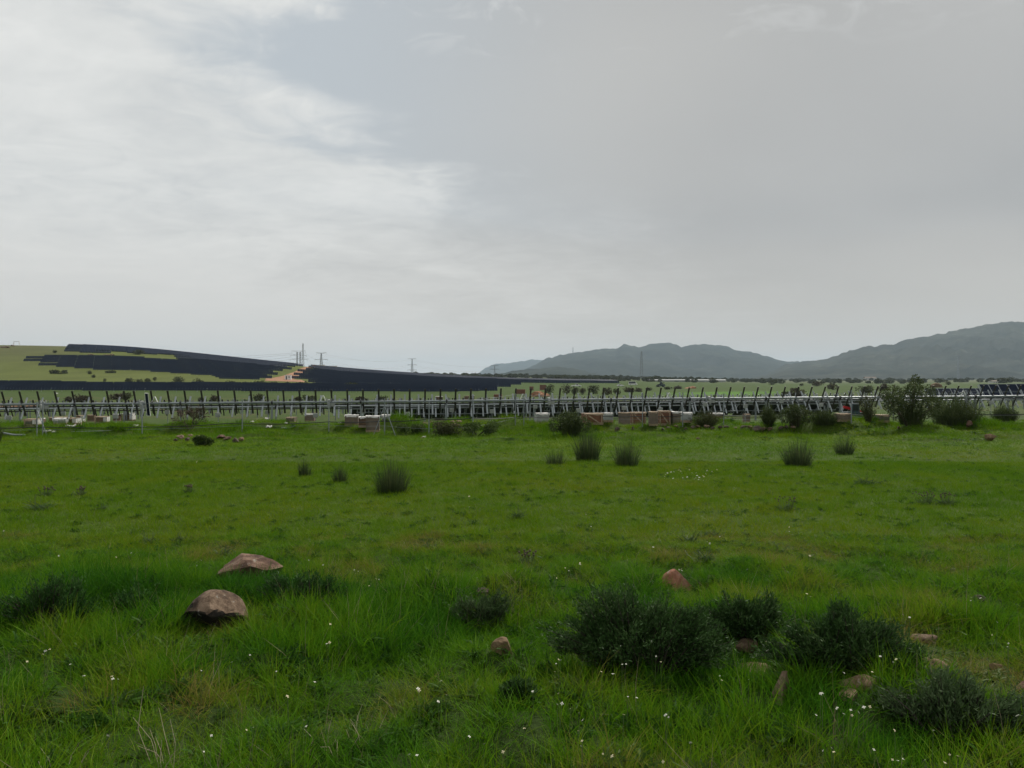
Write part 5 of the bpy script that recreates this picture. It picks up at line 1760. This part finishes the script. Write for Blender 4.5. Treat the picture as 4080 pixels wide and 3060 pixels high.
def car(label, c, rz, body, L=4.3, W=1.78, H=1.55, kind='hatch', group=None, cat='car', name='parked_car'):
    root = empty(name, c, rz)
    tag(root, label, cat, group)
    a = L / 2
    if kind == 'hatch':
        low = [(-a, 0.35), (a, 0.35), (a, 0.62), (a * 0.94, 0.80), (a * 0.42, 0.95), (-a * 0.97, 0.98), (-a, 0.8)]
        cab = [(a * 0.46, 0.94), (a * 0.12, H), (-a * 0.62, H), (-a * 0.95, 0.96)]
    elif kind == 'pickup':
        low = [(-a, 0.45), (a, 0.45), (a, 0.85), (a * 0.92, 1.0), (a * 0.45, 1.08), (-a, 1.05)]
        cab = [(a * 0.48, 1.06), (a * 0.26, H), (-a * 0.16, H), (-a * 0.22, 1.04)]
    else:
        low = [(-a, 0.35), (a, 0.35), (a, 0.9), (a * 0.80, 1.1), (-a, 1.1)]
        cab = [(a * 0.82, 1.08), (a * 0.58, H), (-a, H), (-a, 1.08)]
    MB().prism(low, -W / 2, W / 2).build('body', body, root, bevel=0.04)
    cb = MB().prism(cab, -W / 2 * 0.9, W / 2 * 0.9).build('cabin', body, root, bevel=0.04)
    x0, x1 = min(p[0] for p in cab), max(p[0] for p in cab)
    zlo, zhi = cab[0][1] + 0.08, H - 0.10
    for s in (-1, 1):
        m = MB()
        q = [(x0 + 0.28, zlo), (x1 - 0.42, zlo), (cab[1][0] - 0.08, zhi), (cab[2][0] + 0.12, zhi)]
        yy = s * (W / 2 * 0.9 + 0.006)
        m._add([(x, yy, z) for x, z in q] + [(x, yy - s * 0.02, z) for x, z in q], [(0, 1, 2, 3), (4, 5, 6, 7), (0, 1, 5, 4), (2, 3, 7, 6), (1, 2, 6, 5), (3, 0, 4, 7)])
        m.build('window', M['glass'], cb)
    for (p, q) in ((cab[0], cab[1]), (cab[3], cab[2])):
        m = MB()
        n = Vector((q[1] - p[1], 0, -(q[0] - p[0]))).normalized() * (1 if p is cab[0] else -1) * 0.012
        A, B = Vector((p[0], 0, p[1])), Vector((q[0], 0, q[1]))
        A, B = A + (B - A) * 0.12 + n, A + (B - A) * 0.9 + n
        k = W * 0.40
        m._add([A + Vector((0, -k, 0)), A + Vector((0, k, 0)), B + Vector((0, k, 0)), B + Vector((0, -k, 0))], [(0, 1, 2, 3)])
        m.build('windscreen' if p is cab[0] else 'rear_window', M['glass'], cb)
    for sx in (-0.62, 0.64):
        for s in (-1, 1):
            wheel(root, (sx * a, s * (W / 2 - 0.08), 0.33), 0.33, 0.2)
    for s in (-1, 1):
        MB().box((-a - 0.012, s * W * 0.40, 0.82), (0.03, 0.16, 0.26)).build('tail_light', M['red'], root)
        MB().box((a + 0.012, s * W * 0.36, 0.68), (0.03, 0.3, 0.12)).build('headlight', M['white'], root)
    return root


def loader(label, c, rz, body, boom, s=1.0):
    root = empty('loader', c, rz)
    root.scale = (s, s, s)
    tag(root, label, 'loader')
    MB().prism([(-1.5, 0.4), (1.3, 0.4), (1.4, 0.8), (0.9, 1.15), (-1.3, 1.2), (-1.55, 0.9)], -0.75, 0.75).build('body', body, root, bevel=0.04)
    cb = MB().prism([(-0.55, 1.2), (0.35, 1.15), (0.25, 2.1), (-0.45, 2.12)], -0.62, 0.05).build('cab', body, root, bevel=0.03)
    m = MB()
    m.box((-0.1, -0.632, 1.68), (0.6, 0.02, 0.66))
    m.build('window', M['glass'], cb)
    bo = MB().bar((-1.2, 0.42, 1.75), (1.7, 0.42, 0.9), 0.22, 0.28).build('boom', boom, root)
    m = MB()
    m.box((1.95, 0.2, 0.48), (0.10, 1.2, 0.8))
    m.box((2.30, 0.2, 0.14), (0.70, 1.2, 0.06))
    m.build('bucket', boom, bo)
    for sx in (-1.0, 0.95):
        for sy in (-0.72, 0.72):
            wheel(root, (sx, sy, 0.42), 0.42, 0.3)
    return root


def build_debris():
    L = [('steel_pipe', 8, 118, 1733, 0.05, 'galv', 'grey pipe lying on the grass at the left edge'), ('steel_pipe', 285, 438, 1729, 0.018, 'galv_pale', 'thin pale rod lying on the grass right of the fence strut'), ('steel_pipe', 560, 720, 1704, 0.02, 'galv_pale', 'thin pale rod lying under the first drive'),
         ('steel_pipe', 1122, 1168, 1712, 0.03, 'galv_pale', 'short grey rod lying in the grass left of the second drive')]
    for (nm, xa, xb, y, r, mt, lab) in L:
        a, b_ = hit(xa, y), hit(xb, y)
        b_.y = a.y + (b_.x - a.x) * 0.05
        n = 9
        pts = []
        for k in range(n):
            q = a.lerp(b_, k / (n - 1))
            pts.append(Vector((q.x, q.y, g0(q.x, q.y) + 0.10)))
        MBo = MB().tube([p - pts[0] for p in pts], r, 7).build(nm, M[mt], None, pts[0])
        tag(MBo, lab, 'pipe', 'pipes and rods lying on the grass')
    rng = np.random.default_rng(8)
    S = [(272, 1705, 16, 'left scrap of white film below the dark brown crate'), (295, 1704, 16, 'right scrap of white film below the dark brown crate'), (540, 1702, 22, 'pale board lying in the grass by the first drive'), (180, 1731, 12, 'white scrap by the fence strut'), (198, 1729, 20, 'longer white scrap by the fence strut'),
         (216, 1730, 16, 'cream scrap right of the fence strut'), (1072, 1711, 24, 'white sheet lying left of the second drive'), (1004, 1687, 16, 'white scrap in the grass left of centre'), (1140, 1692, 12, 'small white scrap below the sloping-lid crate'), (1065, 1675, 14, 'white scrap lying beyond the fence left of centre'),
         (1355, 1690, 16, 'white scrap at the foot of the stacked crate'), (226, 1568, 12, 'white scrap in the field beyond the left trackers'), (1690, 1749, 14, 'white scrap below the stone pile')]
    for i, (x, y, w, lab) in enumerate(S):
        c = hit(x, y)
        s = c.y / F
        n = 6
        V = np.array([((a / (n - 1) - 0.5) * w * s, (b_ / (n - 1) - 0.5) * w * s * 0.7, 0.06 + rng.uniform(0, 0.10)) for b_ in range(n) for a in range(n)])
        V[:, 0] += rng.normal(0, 0.02, len(V))
        Fq = np.array([(b_ * n + a, b_ * n + a + 1, (b_ + 1) * n + a + 1, (b_ + 1) * n + a) for b_ in range(n - 1) for a in range(n - 1)])
        o = link('film_scrap', arr_mesh('film_scrap', V, Fq, M['offwhite'], smooth=True), loc=c, rot=(0.25, 0, rng.uniform(-0.5, 0.5)))
        sol = o.modifiers.new('thickness', 'SOLIDIFY')
        sol.thickness = 0.008
        tag(o, lab, 'scrap', 'scraps of packing left on the grass')


build_trackers()
build_boxes()
build_fence()
build_crates()
car('white car parked among the trackers seen from behind', on_ground(1690, 96), math.radians(68), M['white'], 4.2, 1.8, 1.6)
loader('compact machine with dark teal body and bright red sloping boom', on_ground(3408, 63), math.radians(-10), M['teal'], M['red'], 0.72)
build_debris()

# ------------------------------------------------------------------ the solar field on the hill
BLOCK_LEFT = [(300, 1360), (420, 1357), (700, 1384), (960, 1420), (1200, 1444), (1215, 1446), (1155, 1462), (1090, 1482), (1045, 1503), (1030, 1511), (867, 1509), (867, 1494), (715, 1491), (700, 1485), (600, 1481), (570, 1475), (380, 1473), (378, 1467), (212, 1466), (180, 1460), (180, 1447), (105, 1447), (105, 1438),
              (150, 1416), (655, 1424), (660, 1436), (676, 1434), (688, 1414), (440, 1401), (425, 1406), (262, 1406), (247, 1396)]
BLOCK_RIGHT = [(1265, 1454), (1360, 1459), (1650, 1480), (2060, 1505), (2060, 1526), (2020, 1538), (1640, 1537), (1635, 1530), (1255, 1529), (1253, 1509), (1180, 1507), (1182, 1492), (1215, 1478)]
BLOCK_BAND = [(-300, 1522), (332, 1523), (336, 1529), (870, 1531), (1520, 1535), (1935, 1538), (1945, 1556), (1900, 1568), (1360, 1567), (870, 1563), (220, 1553), (-300, 1549)]
BLOCK_STRIP = [(2030, 1505), (2440, 1514), (2440, 1524), (2030, 1524)]
BLOCK_CREST = [(-300, 1350), (180, 1354), (180, 1362), (300, 1363), (300, 1366), (180, 1366), (60, 1364), (-300, 1376)]


def inside(poly, x, y):
    c = False
    n = len(poly)
    for i in range(n):
        (x1, y1), (x2, y2) = poly[i], poly[(i + 1) % n]
        if (y1 > y) != (y2 > y) and x < (x2 - x1) * (y - y1) / (y2 - y1) + x1:
            c = not c
    return c


def table_mesh(nm, length):
    """one tracker seen from far: modules, tube and posts"""
    mb = MB()
    ang = math.radians(54)
    rot = Matrix.Rotation(ang, 3, 'X')
    n = int(length / 1.19)
    for i in range(n):
        x = (i - (n - 1) / 2) * 1.19
        mb.box((x, 0, 0), (1.10, 2.25, 0.05), rot, 0)
    mb.tube([(-length / 2, 0, -0.12), (length / 2, 0, -0.12)], 0.08, 5, mi=1)
    for i in range(max(2, int(length / 7.5))):
        x = (i + 0.5) / max(2, int(length / 7.5)) * length - length / 2
        mb.box((x, 0, -0.95), (0.14, 0.14, 1.7), None, 1)
    return mb.mesh(nm, [M['cell'], M['galv_pale']])


def build_solar_hill():
    TL = 24.0
    me = table_mesh('solar_table', TL + 0.4)
    spots = []
    blocks = [(BLOCK_LEFT, 'row of dark panels on the big hillside block left of the red track'), (BLOCK_RIGHT, 'row of dark panels on the long block right of the red track'), (BLOCK_BAND, 'row of dark panels in the lower band at the foot of the hill'),
              (BLOCK_STRIP, 'row of dark panels in the thin far strip right of the hill'), (BLOCK_CREST, 'row of dark panels along the crest at the left edge')]
    for Y0 in np.arange(312, 860, 8.6):
        for X in np.arange(-620, 130, TL):
            Xc = X + (Y0 * 3.7 % TL)
            Y = Y0 + SLANT * Xc
            if Y < 315 or Y > 712:
                continue
            z = g0(Xc, Y)
            px = CX + Xc / Y * F
            py = CY + (CAM_Z - z - 1.2) / Y * F
            if px < -200:
                continue
            for (poly, lab) in blocks:
                if inside(poly, px, py) and all(inside(poly, CX + (Xc + q) / (Y + SLANT * q) * F, CY + (CAM_Z - g0(Xc + q, Y + SLANT * q) - 1.2) / (Y + SLANT * q) * F) for q in (-0.22 * TL, 0.22 * TL)):
                    spots.append((Xc, Y, z, px, py, lab))
                    break
    # the ones that show largest stay individuals
    spots.sort(key=lambda q: q[1])
    keep = spots[:300]
    rest = spots[300:]
    print('solar tables', len(spots))

    def matrix(q):
        c, s = math.cos(ROW_RZ), math.sin(ROW_RZ)
        za = g0(q[0] - c * TL / 2, q[1] - s * TL / 2)
        zb = g0(q[0] + c * TL / 2, q[1] + s * TL / 2)
        sl = math.atan2(zb - za, TL)
        return Matrix.Translation((q[0], q[1], (za + zb) / 2 + 1.55)) @ Euler((0, -sl, ROW_RZ)).to_matrix().to_4x4()
    for q in keep:
        o = link('solar_table', me)
        o.matrix_world = matrix(q)
        tag(o, q[5], 'solar panels', q[5].replace('row of dark panels', 'panel rows'))
    if rest:
        base = np.array([v.co[:] for v in me.vertices])
        fs = np.array([list(p.vertices) for p in me.polygons if len(p.vertices) == 4])
        mi = np.array([p.material_index for p in me.polygons if len(p.vertices) == 4])
        V, Fs, MI = [], [], []
        for k, q in enumerate(rest):
            Mx = np.array(matrix(q))
            V.append(base @ Mx[:3, :3].T + Mx[:3, 3])
            Fs.append(fs + k * len(base))
            MI.append(mi)
        o = link('far_solar_rows', arr_mesh('far_solar_rows', np.concatenate(V), np.concatenate(Fs), [M['cell'], M['galv_pale']], np.concatenate(MI)))
        tag(o, 'dense mass of dark panel rows high on the hill', kind='stuff')


# ------------------------------------------------------------------ pylons, masts, wires
def lattice(mb, w0, w1, z0, z1, n, t):
    def ring(z):
        k = (z - z0) / (z1 - z0)
        w = (w0 + (w1 - w0) * k) / 2
        return [Vector((-w, -w, z)), Vector((w, -w, z)), Vector((w, w, z)), Vector((-w, w, z))]
    zs = [z0 + (z1 - z0) * (1 - (1 - i / n) ** 1.25) for i in range(n + 1)]
    for a, b_ in zip(zs[:-1], zs[1:]):
        A, B = ring(a), ring(b_)
        for k in range(4):
            mb.bar(A[k], B[k], t)
            mb.bar(A[k], B[(k + 1) % 4], t * 0.6)
            mb.bar(A[(k + 1) % 4], B[k], t * 0.6)


def pylon(label, x, ytop, Y, arms, hw, t=0.5, wires=None, two_leg=False):
    c = on_ground(x, Y)
    top = pix(x, ytop, Y).z - c.z
    root = empty('power_pylon', c)
    tag(root, label, 'pylon', 'lattice pylons of the power lines')
    mb = MB()
    if two_leg:
        for s in (-1, 1):
            m2 = MB()
            lattice(m2, 1.6, 1.2, 0, top * 0.97, 9, t)
            m2.build('tower', M['lattice'], root, (s * hw * 0.22, 0, 0))
    else:
        lattice(mb, 6.0, 2.0, 0, top * 0.80, 8, t)
        lattice(mb, 2.0, 1.4, top * 0.80, top, 4, t)
        mb.build('tower', M['lattice'], root)
    ends = []
    for (zf, w) in arms:
        m = MB()
        z = top * zf
        for s in (-1, 1):
            m.bar((0, 0, z + 0.9), (s * w, 0, z + (1.2 if zf > 0.97 else 0)), t)
            m.bar((0, 0, z - 0.9), (s * w, 0, z + (1.2 if zf > 0.97 else 0)), t)
            m.bar((s * w * 0.5, 0, z + 0.45), (s * w * 0.5, 0, z - 0.45), t * 0.6)
            m.bar((s * w * 0.97, 0, z), (s * w * 0.97, 0, z - 2.2), 0.22)
            ends.append(c + Vector((s * w * 0.97, 0, z - 2.2)))
        m.build('cross_arm', M['lattice'], root)
    return ends


def mast(label, x, ytop, Y, w0, w1, t, dish=True):
    c = on_ground(x, Y)
    top = pix(x, ytop, Y).z - c.z
    root = empty('lattice_mast', c)
    tag(root, label, 'mast', 'lattice masts on the skyline')
    mb = MB()
    lattice(mb, w0, w1, 0, top, 14, t)
    mb.build('tower', M['lattice'], root)
    if dish:
        for k in range(3):
            MB().box((0.5 * math.cos(k * 2.1), 0.5 * math.sin(k * 2.1), top - 1.5 - k * 0.9), (0.3, 0.3, 1.6)).build('antenna', M['lattice'], root)
    return root


def wire(label, pts, sag, r=0.10):
    root = None
    P = []
    for a, b_ in zip(pts[:-1], pts[1:]):
        for k in range(14):
            t = k / 14
            q = a.lerp(b_, t)
            q.z -= sag * 4 * t * (1 - t)
            P.append(q)
    P.append(pts[-1])
    o = MB().tube([p - P[0] for p in P], r, 4).build('power_line', M['lattice'], None, P[0])
    tag(o, label, 'power line', 'power lines between the pylons')


def build_power():
    e1 = pylon('two-legged pylon beside the tall thin mast', 1190, 1400, 1050, [(0.99, 9.5), (0.80, 11), (0.60, 12)], 9.5, 0.2, two_leg=True)
    e2 = pylon('wide-armed pylon just right of the red track top', 1280, 1407, 1350, [(0.99, 9), (0.70, 11.5), (0.30, 11.0)], 11, 0.36)
    e3 = pylon('lone pylon standing above the long panel block', 1642, 1430, 1800, [(0.99, 9.5), (0.66, 11), (0.36, 11)], 11, 0.42)
    e4 = pylon('faint pylon in front of the pale far hill', 1971, 1457, 2600, [(0.99, 13), (0.7, 15)], 14, 0.8)
    pylon('faint pylon against the right-hand mountain slope', 3818, 1415, 3300, [(0.98, 14), (0.80, 12), (0.55, 12)], 14, 0.9)
    mast('tall thin lattice mast at the top of the red track', 1207, 1368, 760, 2.0, 0.7, 0.11)
    mast('tall thin lattice mast in front of the mountain ridge', 2556, 1400, 1500, 6.0, 1.8, 0.34)
    mast('tiny mast on the skyline of the mountain ridge', 2283, 1384, 6900, 6, 3, 1.6, False)
    left = pix(300, 1405, 1250)
    for i, (k, lab) in enumerate([(0, 'upper left'), (1, 'upper right'), (2, 'middle left'), (3, 'middle right')]):
        wire('%s power line running along the pylons over the hill' % lab, [left + Vector((0, i * 14, -i * 7)), e1[k], e2[k], e3[k], e4[k]], 7 + i, 0.09)


# ------------------------------------------------------------------ buildings and machines far off
def container(label, x0, x1, yt, yb, body, cat='cabin', name='site_cabin', ymin=300, Y=None):
    xc = (x0 + x1) / 2
    c = hit(xc, yb, ymin) if Y is None else on_ground(xc, Y)
    s = c.y / F
    w, h = (x1 - x0) * s, (yb - yt) * s
    root = empty(name, c, 0.1)
    tag(root, label, cat, 'site cabins and sheds on the hill')
    d = max(2.4, w * 0.4)
    MB().box((0, 0, h / 2), (w, d, h)).build('wall', body, root, bevel=0.03)
    MB().box((0, 0, h + 0.06), (w + 0.2, d + 0.2, 0.12)).build('roof', M['grey_wrap'], root)
    MB().box((-w * 0.22, -d / 2 - 0.02, h * 0.42), (w * 0.2, 0.04, h * 0.8)).build('door', M['glass'], root)
    MB().box((w * 0.22, -d / 2 - 0.02, h * 0.6), (w * 0.28, 0.04, h * 0.35)).build('vent', M['grey_wrap'], root)


def earth_heap(label, x0, x1, yt, yb, mat, seed, ymin=150):
    c = hit((x0 + x1) / 2, yb, ymin)
    s = c.y / F
    w, h = (x1 - x0) * s, (yb - yt) * s
    me = rock_mesh('earth_heap', w, w * 0.6, h * 1.6, mat, seed, facets=16, sub=4, nz=0.5)
    tag(link('earth_heap', me, loc=(c.x, c.y + w * 0.15, c.z)), label, 'earth heap', 'heaps of dug earth')


def build_far_things():
    container('white inverter cabin on the red track halfway up', 1136, 1160, 1495, 1513, M['white'])
    container('long pale cabin on the crest right of the pylon', 1311, 1344, 1449, 1462, M['offwhite'], Y=690)
    container('small white cabin on the crest at the pylon foot', 1272, 1295, 1446, 1459, M['offwhite'], Y=692)
    # steel frame on the crest at left
    c = on_ground(66, 690)
    s = 690 / F
    root = empty('gantry', c)
    tag(root, 'open pale steel frame on the crest at the left edge', 'gantry')
    w, h = 24 * s, 17 * s
    for sx in (-1, 1):
        MB().bar((sx * w / 2, 0, 0), (sx * w * 0.42, 0, h), 0.35).build('leg', M['offwhite'], root)
    MB().bar((-w * 0.45, 0, h), (w * 0.45, 0, h), 0.35).build('beam', M['offwhite'], root)
    for i, (x0, x1, yt, yb, lab) in enumerate([(-4, 40, 1377, 1386, 'pale rubble on the hill crest at the left edge'), (38, 66, 1372, 1379, 'pale rubble below the steel frame'), (340, 375, 1408, 1414, 'left pale rubble heap between the panel blocks'), (408, 452, 1408, 1416, 'right pale rubble heap between the panel blocks')]):
        earth_heap(lab, x0, x1, yt, yb, M['rock_ochre'] if i > 1 else M['rock'], 500 + i, 560)
    earth_heap('red earth mound behind the middle trackers', 2108, 2196, 1552, 1580, M['earth'], 510)
    earth_heap('orange earth heap beyond the bright green strip', 2730, 2776, 1536, 1548, M['earth'], 511)
    earth_heap('reddish rubble heap behind the right-hand panels', 3706, 3758, 1520, 1544, M['rock_ochre'], 512)
    car('small orange digger truck at the top of the red track', on_ground(1254, 690), 0.6, M['orange'], 3.4, 1.7, 2.2, 'van', 'far vehicles', 'truck', 'truck')
    car('white pickup far out on the green field', on_ground(2297, 480), 0.1, M['white'], 6.0, 2.1, 1.9, 'pickup', 'far vehicles', 'truck', 'truck')
    car('white van left of the orange earth far out on the field', on_ground(2522, 560), -0.2, M['white'], 6.2, 2.2, 2.7, 'van', 'far vehicles', 'van', 'van')
    car('small white car beside the far van', on_ground(2472, 500), 0.3, M['white'], 4.3, 1.8, 1.5, 'hatch', 'far vehicles', 'car', 'parked_car')
    loader('dark tractor loader far out on the field', on_ground(2634, 480), 3.3, M['teal'], M['black'], 1.5)
    # long pale shed and the farmhouse
    for (x0, x1, yt, yb, Y, lab) in ((2572, 2890, 1523, 1531, 900, 'long low pale shed in front of the mountain foot'), (3443, 3489, 1496, 1511, 1750, 'pale farmhouse on the lower mountain slope'), (3945, 3985, 1511, 1520, 900, 'small grey barn near the right edge')):
        c = on_ground((x0 + x1) / 2, Y)
        s = Y / F
        w, h = (x1 - x0) * s, max((yb - yt) * s, 3.0)
        root = empty('farm_building', c, 0.05)
        tag(root, lab, 'building', 'farm buildings on the plain')
        d = 9.0
        MB().box((0, 0, h * 0.33), (w, d, h * 0.66)).build('wall', M['offwhite'] if w < 40 else M['grey_wrap'], root)
        rf = MB()
        rf._add([(-w / 2 - .4, -d / 2 - .5, h * 0.66), (w / 2 + .4, -d / 2 - .5, h * 0.66), (w / 2 + .4, d / 2 + .5, h * 0.66), (-w / 2 - .4, d / 2 + .5, h * 0.66), (-w / 2 - .4, 0, h), (w / 2 + .4, 0, h)],
                [(0, 1, 5, 4), (2, 3, 4, 5), (1, 2, 5), (3, 0, 4), (0, 3, 2, 1)])
        rf.build('roof', M['grey_wrap'] if w > 40 else M['card_grey'], root)
        n = 4
        for k in range(n):
            MB().box(((k + 0.5) / n * w - w / 2, -d / 2 - 0.03, h * 0.34), (w * 0.05 + 0.5, 0.06, h * 0.26)).build('window', M['glass'], root)


# ------------------------------------------------------------------ trees and bushes beyond the trackers
M['bush_far'] = leaf_mat('far_bush_leaf', [(0.15, (0.036, 0.044, 0.020)), (0.5, (0.064, 0.074, 0.034)), (0.9, (0.12, 0.125, 0.065))], 0.12, False, 0.7, 0.5)
M['bush_brown'] = leaf_mat('brownish_bush_leaf', [(0.15, (0.045, 0.038, 0.024)), (0.5, (0.070, 0.060, 0.038)), (0.9, (0.11, 0.095, 0.06))], 0.12, False, 0.7, 0.5)
BUSHES = [(232, 1489, 64, 11), (355, 1491, 18, 14), (372, 1505, 16, 12), (518, 1528, 36, 22), (555, 1528, 26, 18), (588, 1527, 26, 18), (617, 1518, 13, 16), (418, 1525, 11, 16), (440, 1486, 34, 9), (712, 1533, 48, 30), (796, 1535, 36, 28), (925, 1537, 38, 18), (980, 1537, 28, 15), (1015, 1538, 52, 17), (1090, 1537, 32, 14),
          (1150, 1540, 32, 17), (1205, 1539, 46, 17), (1270, 1540, 32, 13), (1400, 1549, 62, 22), (1475, 1546, 32, 18), (552, 1413, 40, 19), (218, 1406, 18, 9)]
BUSH_MID = [(312, 1602, 52, 30), (345, 1600, 40, 22), (470, 1592, 62, 22), (505, 1594, 42, 26), (270, 1600, 40, 18), (807, 1606, 32, 20), (855, 1600, 34, 24), (1020, 1600, 54, 30), (1185, 1597, 26, 15), (1235, 1599, 44, 24), (1430, 1600, 40, 18), (1520, 1598, 40, 18)]
BUSH_RIGHT = [(2190, 1575, 38, 42), (2253, 1575, 34, 42), (2290, 1570, 32, 28), (2318, 1573, 28, 26), (2365, 1570, 44, 34), (2422, 1574, 40, 28), (2460, 1572, 28, 22), (2510, 1563, 44, 20), (2586, 1557, 24, 13), (2545, 1562, 26, 16), (3078, 1534, 28, 20), (3255, 1539, 36, 18), (3195, 1538, 14, 10), (3178, 1582, 54, 26), (3135, 1581, 40, 20),
              (3318, 1554, 38, 24), (3440, 1566, 60, 26), (3520, 1556, 46, 26), (3780, 1534, 20, 13), (3976, 1522, 24, 15), (4032, 1520, 30, 18), (3165, 1560, 30, 14), (2660, 1552, 30, 10), (2700, 1550, 30, 12)]


def build_bushes():
    for i, (lst, grp, lab, mats, ymin) in enumerate([(BUSHES, 'bushes on the hill foot', 'olive bush on the pasture at the foot of the solar hill', ('bush_far',), 300), (BUSH_MID, 'bushes just beyond the bare trackers', 'brownish bush in the field just beyond the left trackers', ('bush_brown', 'bush_far'), 150),
                                                  (BUSH_RIGHT, 'bushes in the right-hand field', 'dark round bush in the green field beyond the right trackers', ('bush_far', 'bush_brown'), 170)]):
        for k, (x, y, w, h) in enumerate(lst):
            c = hit(x, y, ymin)
            s = c.y / F
            leafy_bush('round_bush', c, w * s, h * s, lab, 'bush', grp, M[mats[k % len(mats)]], 600 + 50 * i + k, 420, 0.42 * (w * s) / 4.0 + 0.12, 9, False, 0.95)
    # far woodland on the plain, one mass
    rng = np.random.default_rng(77)
    protos = []
    for k in range(4):
        n = 260
        d = unit(rng.normal(size=(n, 3)))
        P = d * rng.uniform(0.55, 1.0, n)[:, None] * np.array([0.5, 0.5, 0.42]) + np.array([0, 0, 0.5])
        P[:, 0] += 0.10 * np.sin(P[:, 2] * 9 + k)
        v, f = leaves(P, unit(d + rng.normal(0, 0.7, (n, 3))), np.full(n, 0.22), np.full(n, 0.16), rng)
        protos.append(bpy.data.objects.new('crown', arr_mesh('crown', v, f, M['bush_far'])))
    n = 3000
    Y = np.exp(rng.uniform(math.log(820), math.log(3300), n))
    px = rng.uniform(1650, 4500, n)
    X = (px - CX) / F * Y
    dens = fbm(X * 0.006, Y * 0.003, 55, 3)
    ok = (dens > 0.47) & ((px < 2900) | (rng.uniform(0, 1, n) < 0.45)) & ((Y > 1000) | (rng.uniform(0, 1, n) < 0.35)) & ~((px < 2100) & (Y < 950))
    X, Y = X[ok], Y[ok]
    n = len(X)
    w = rng.uniform(3.5, 8.5, n)
    scatter('far_woodland', 'scattered dark oaks and scrub at the foot of the mountains', np.stack([X, Y, gz(X, Y) - 0.3], 1), np.stack([np.zeros(n), np.zeros(n), rng.uniform(0, 6.28, n)], 1), np.stack([w, w, w * rng.uniform(0.55, 0.85, n)], 1), rng.uniform(0, 1, n), rng.integers(0, 4, n), protos)


build_solar_hill()
build_power()
build_far_things()
build_bushes()
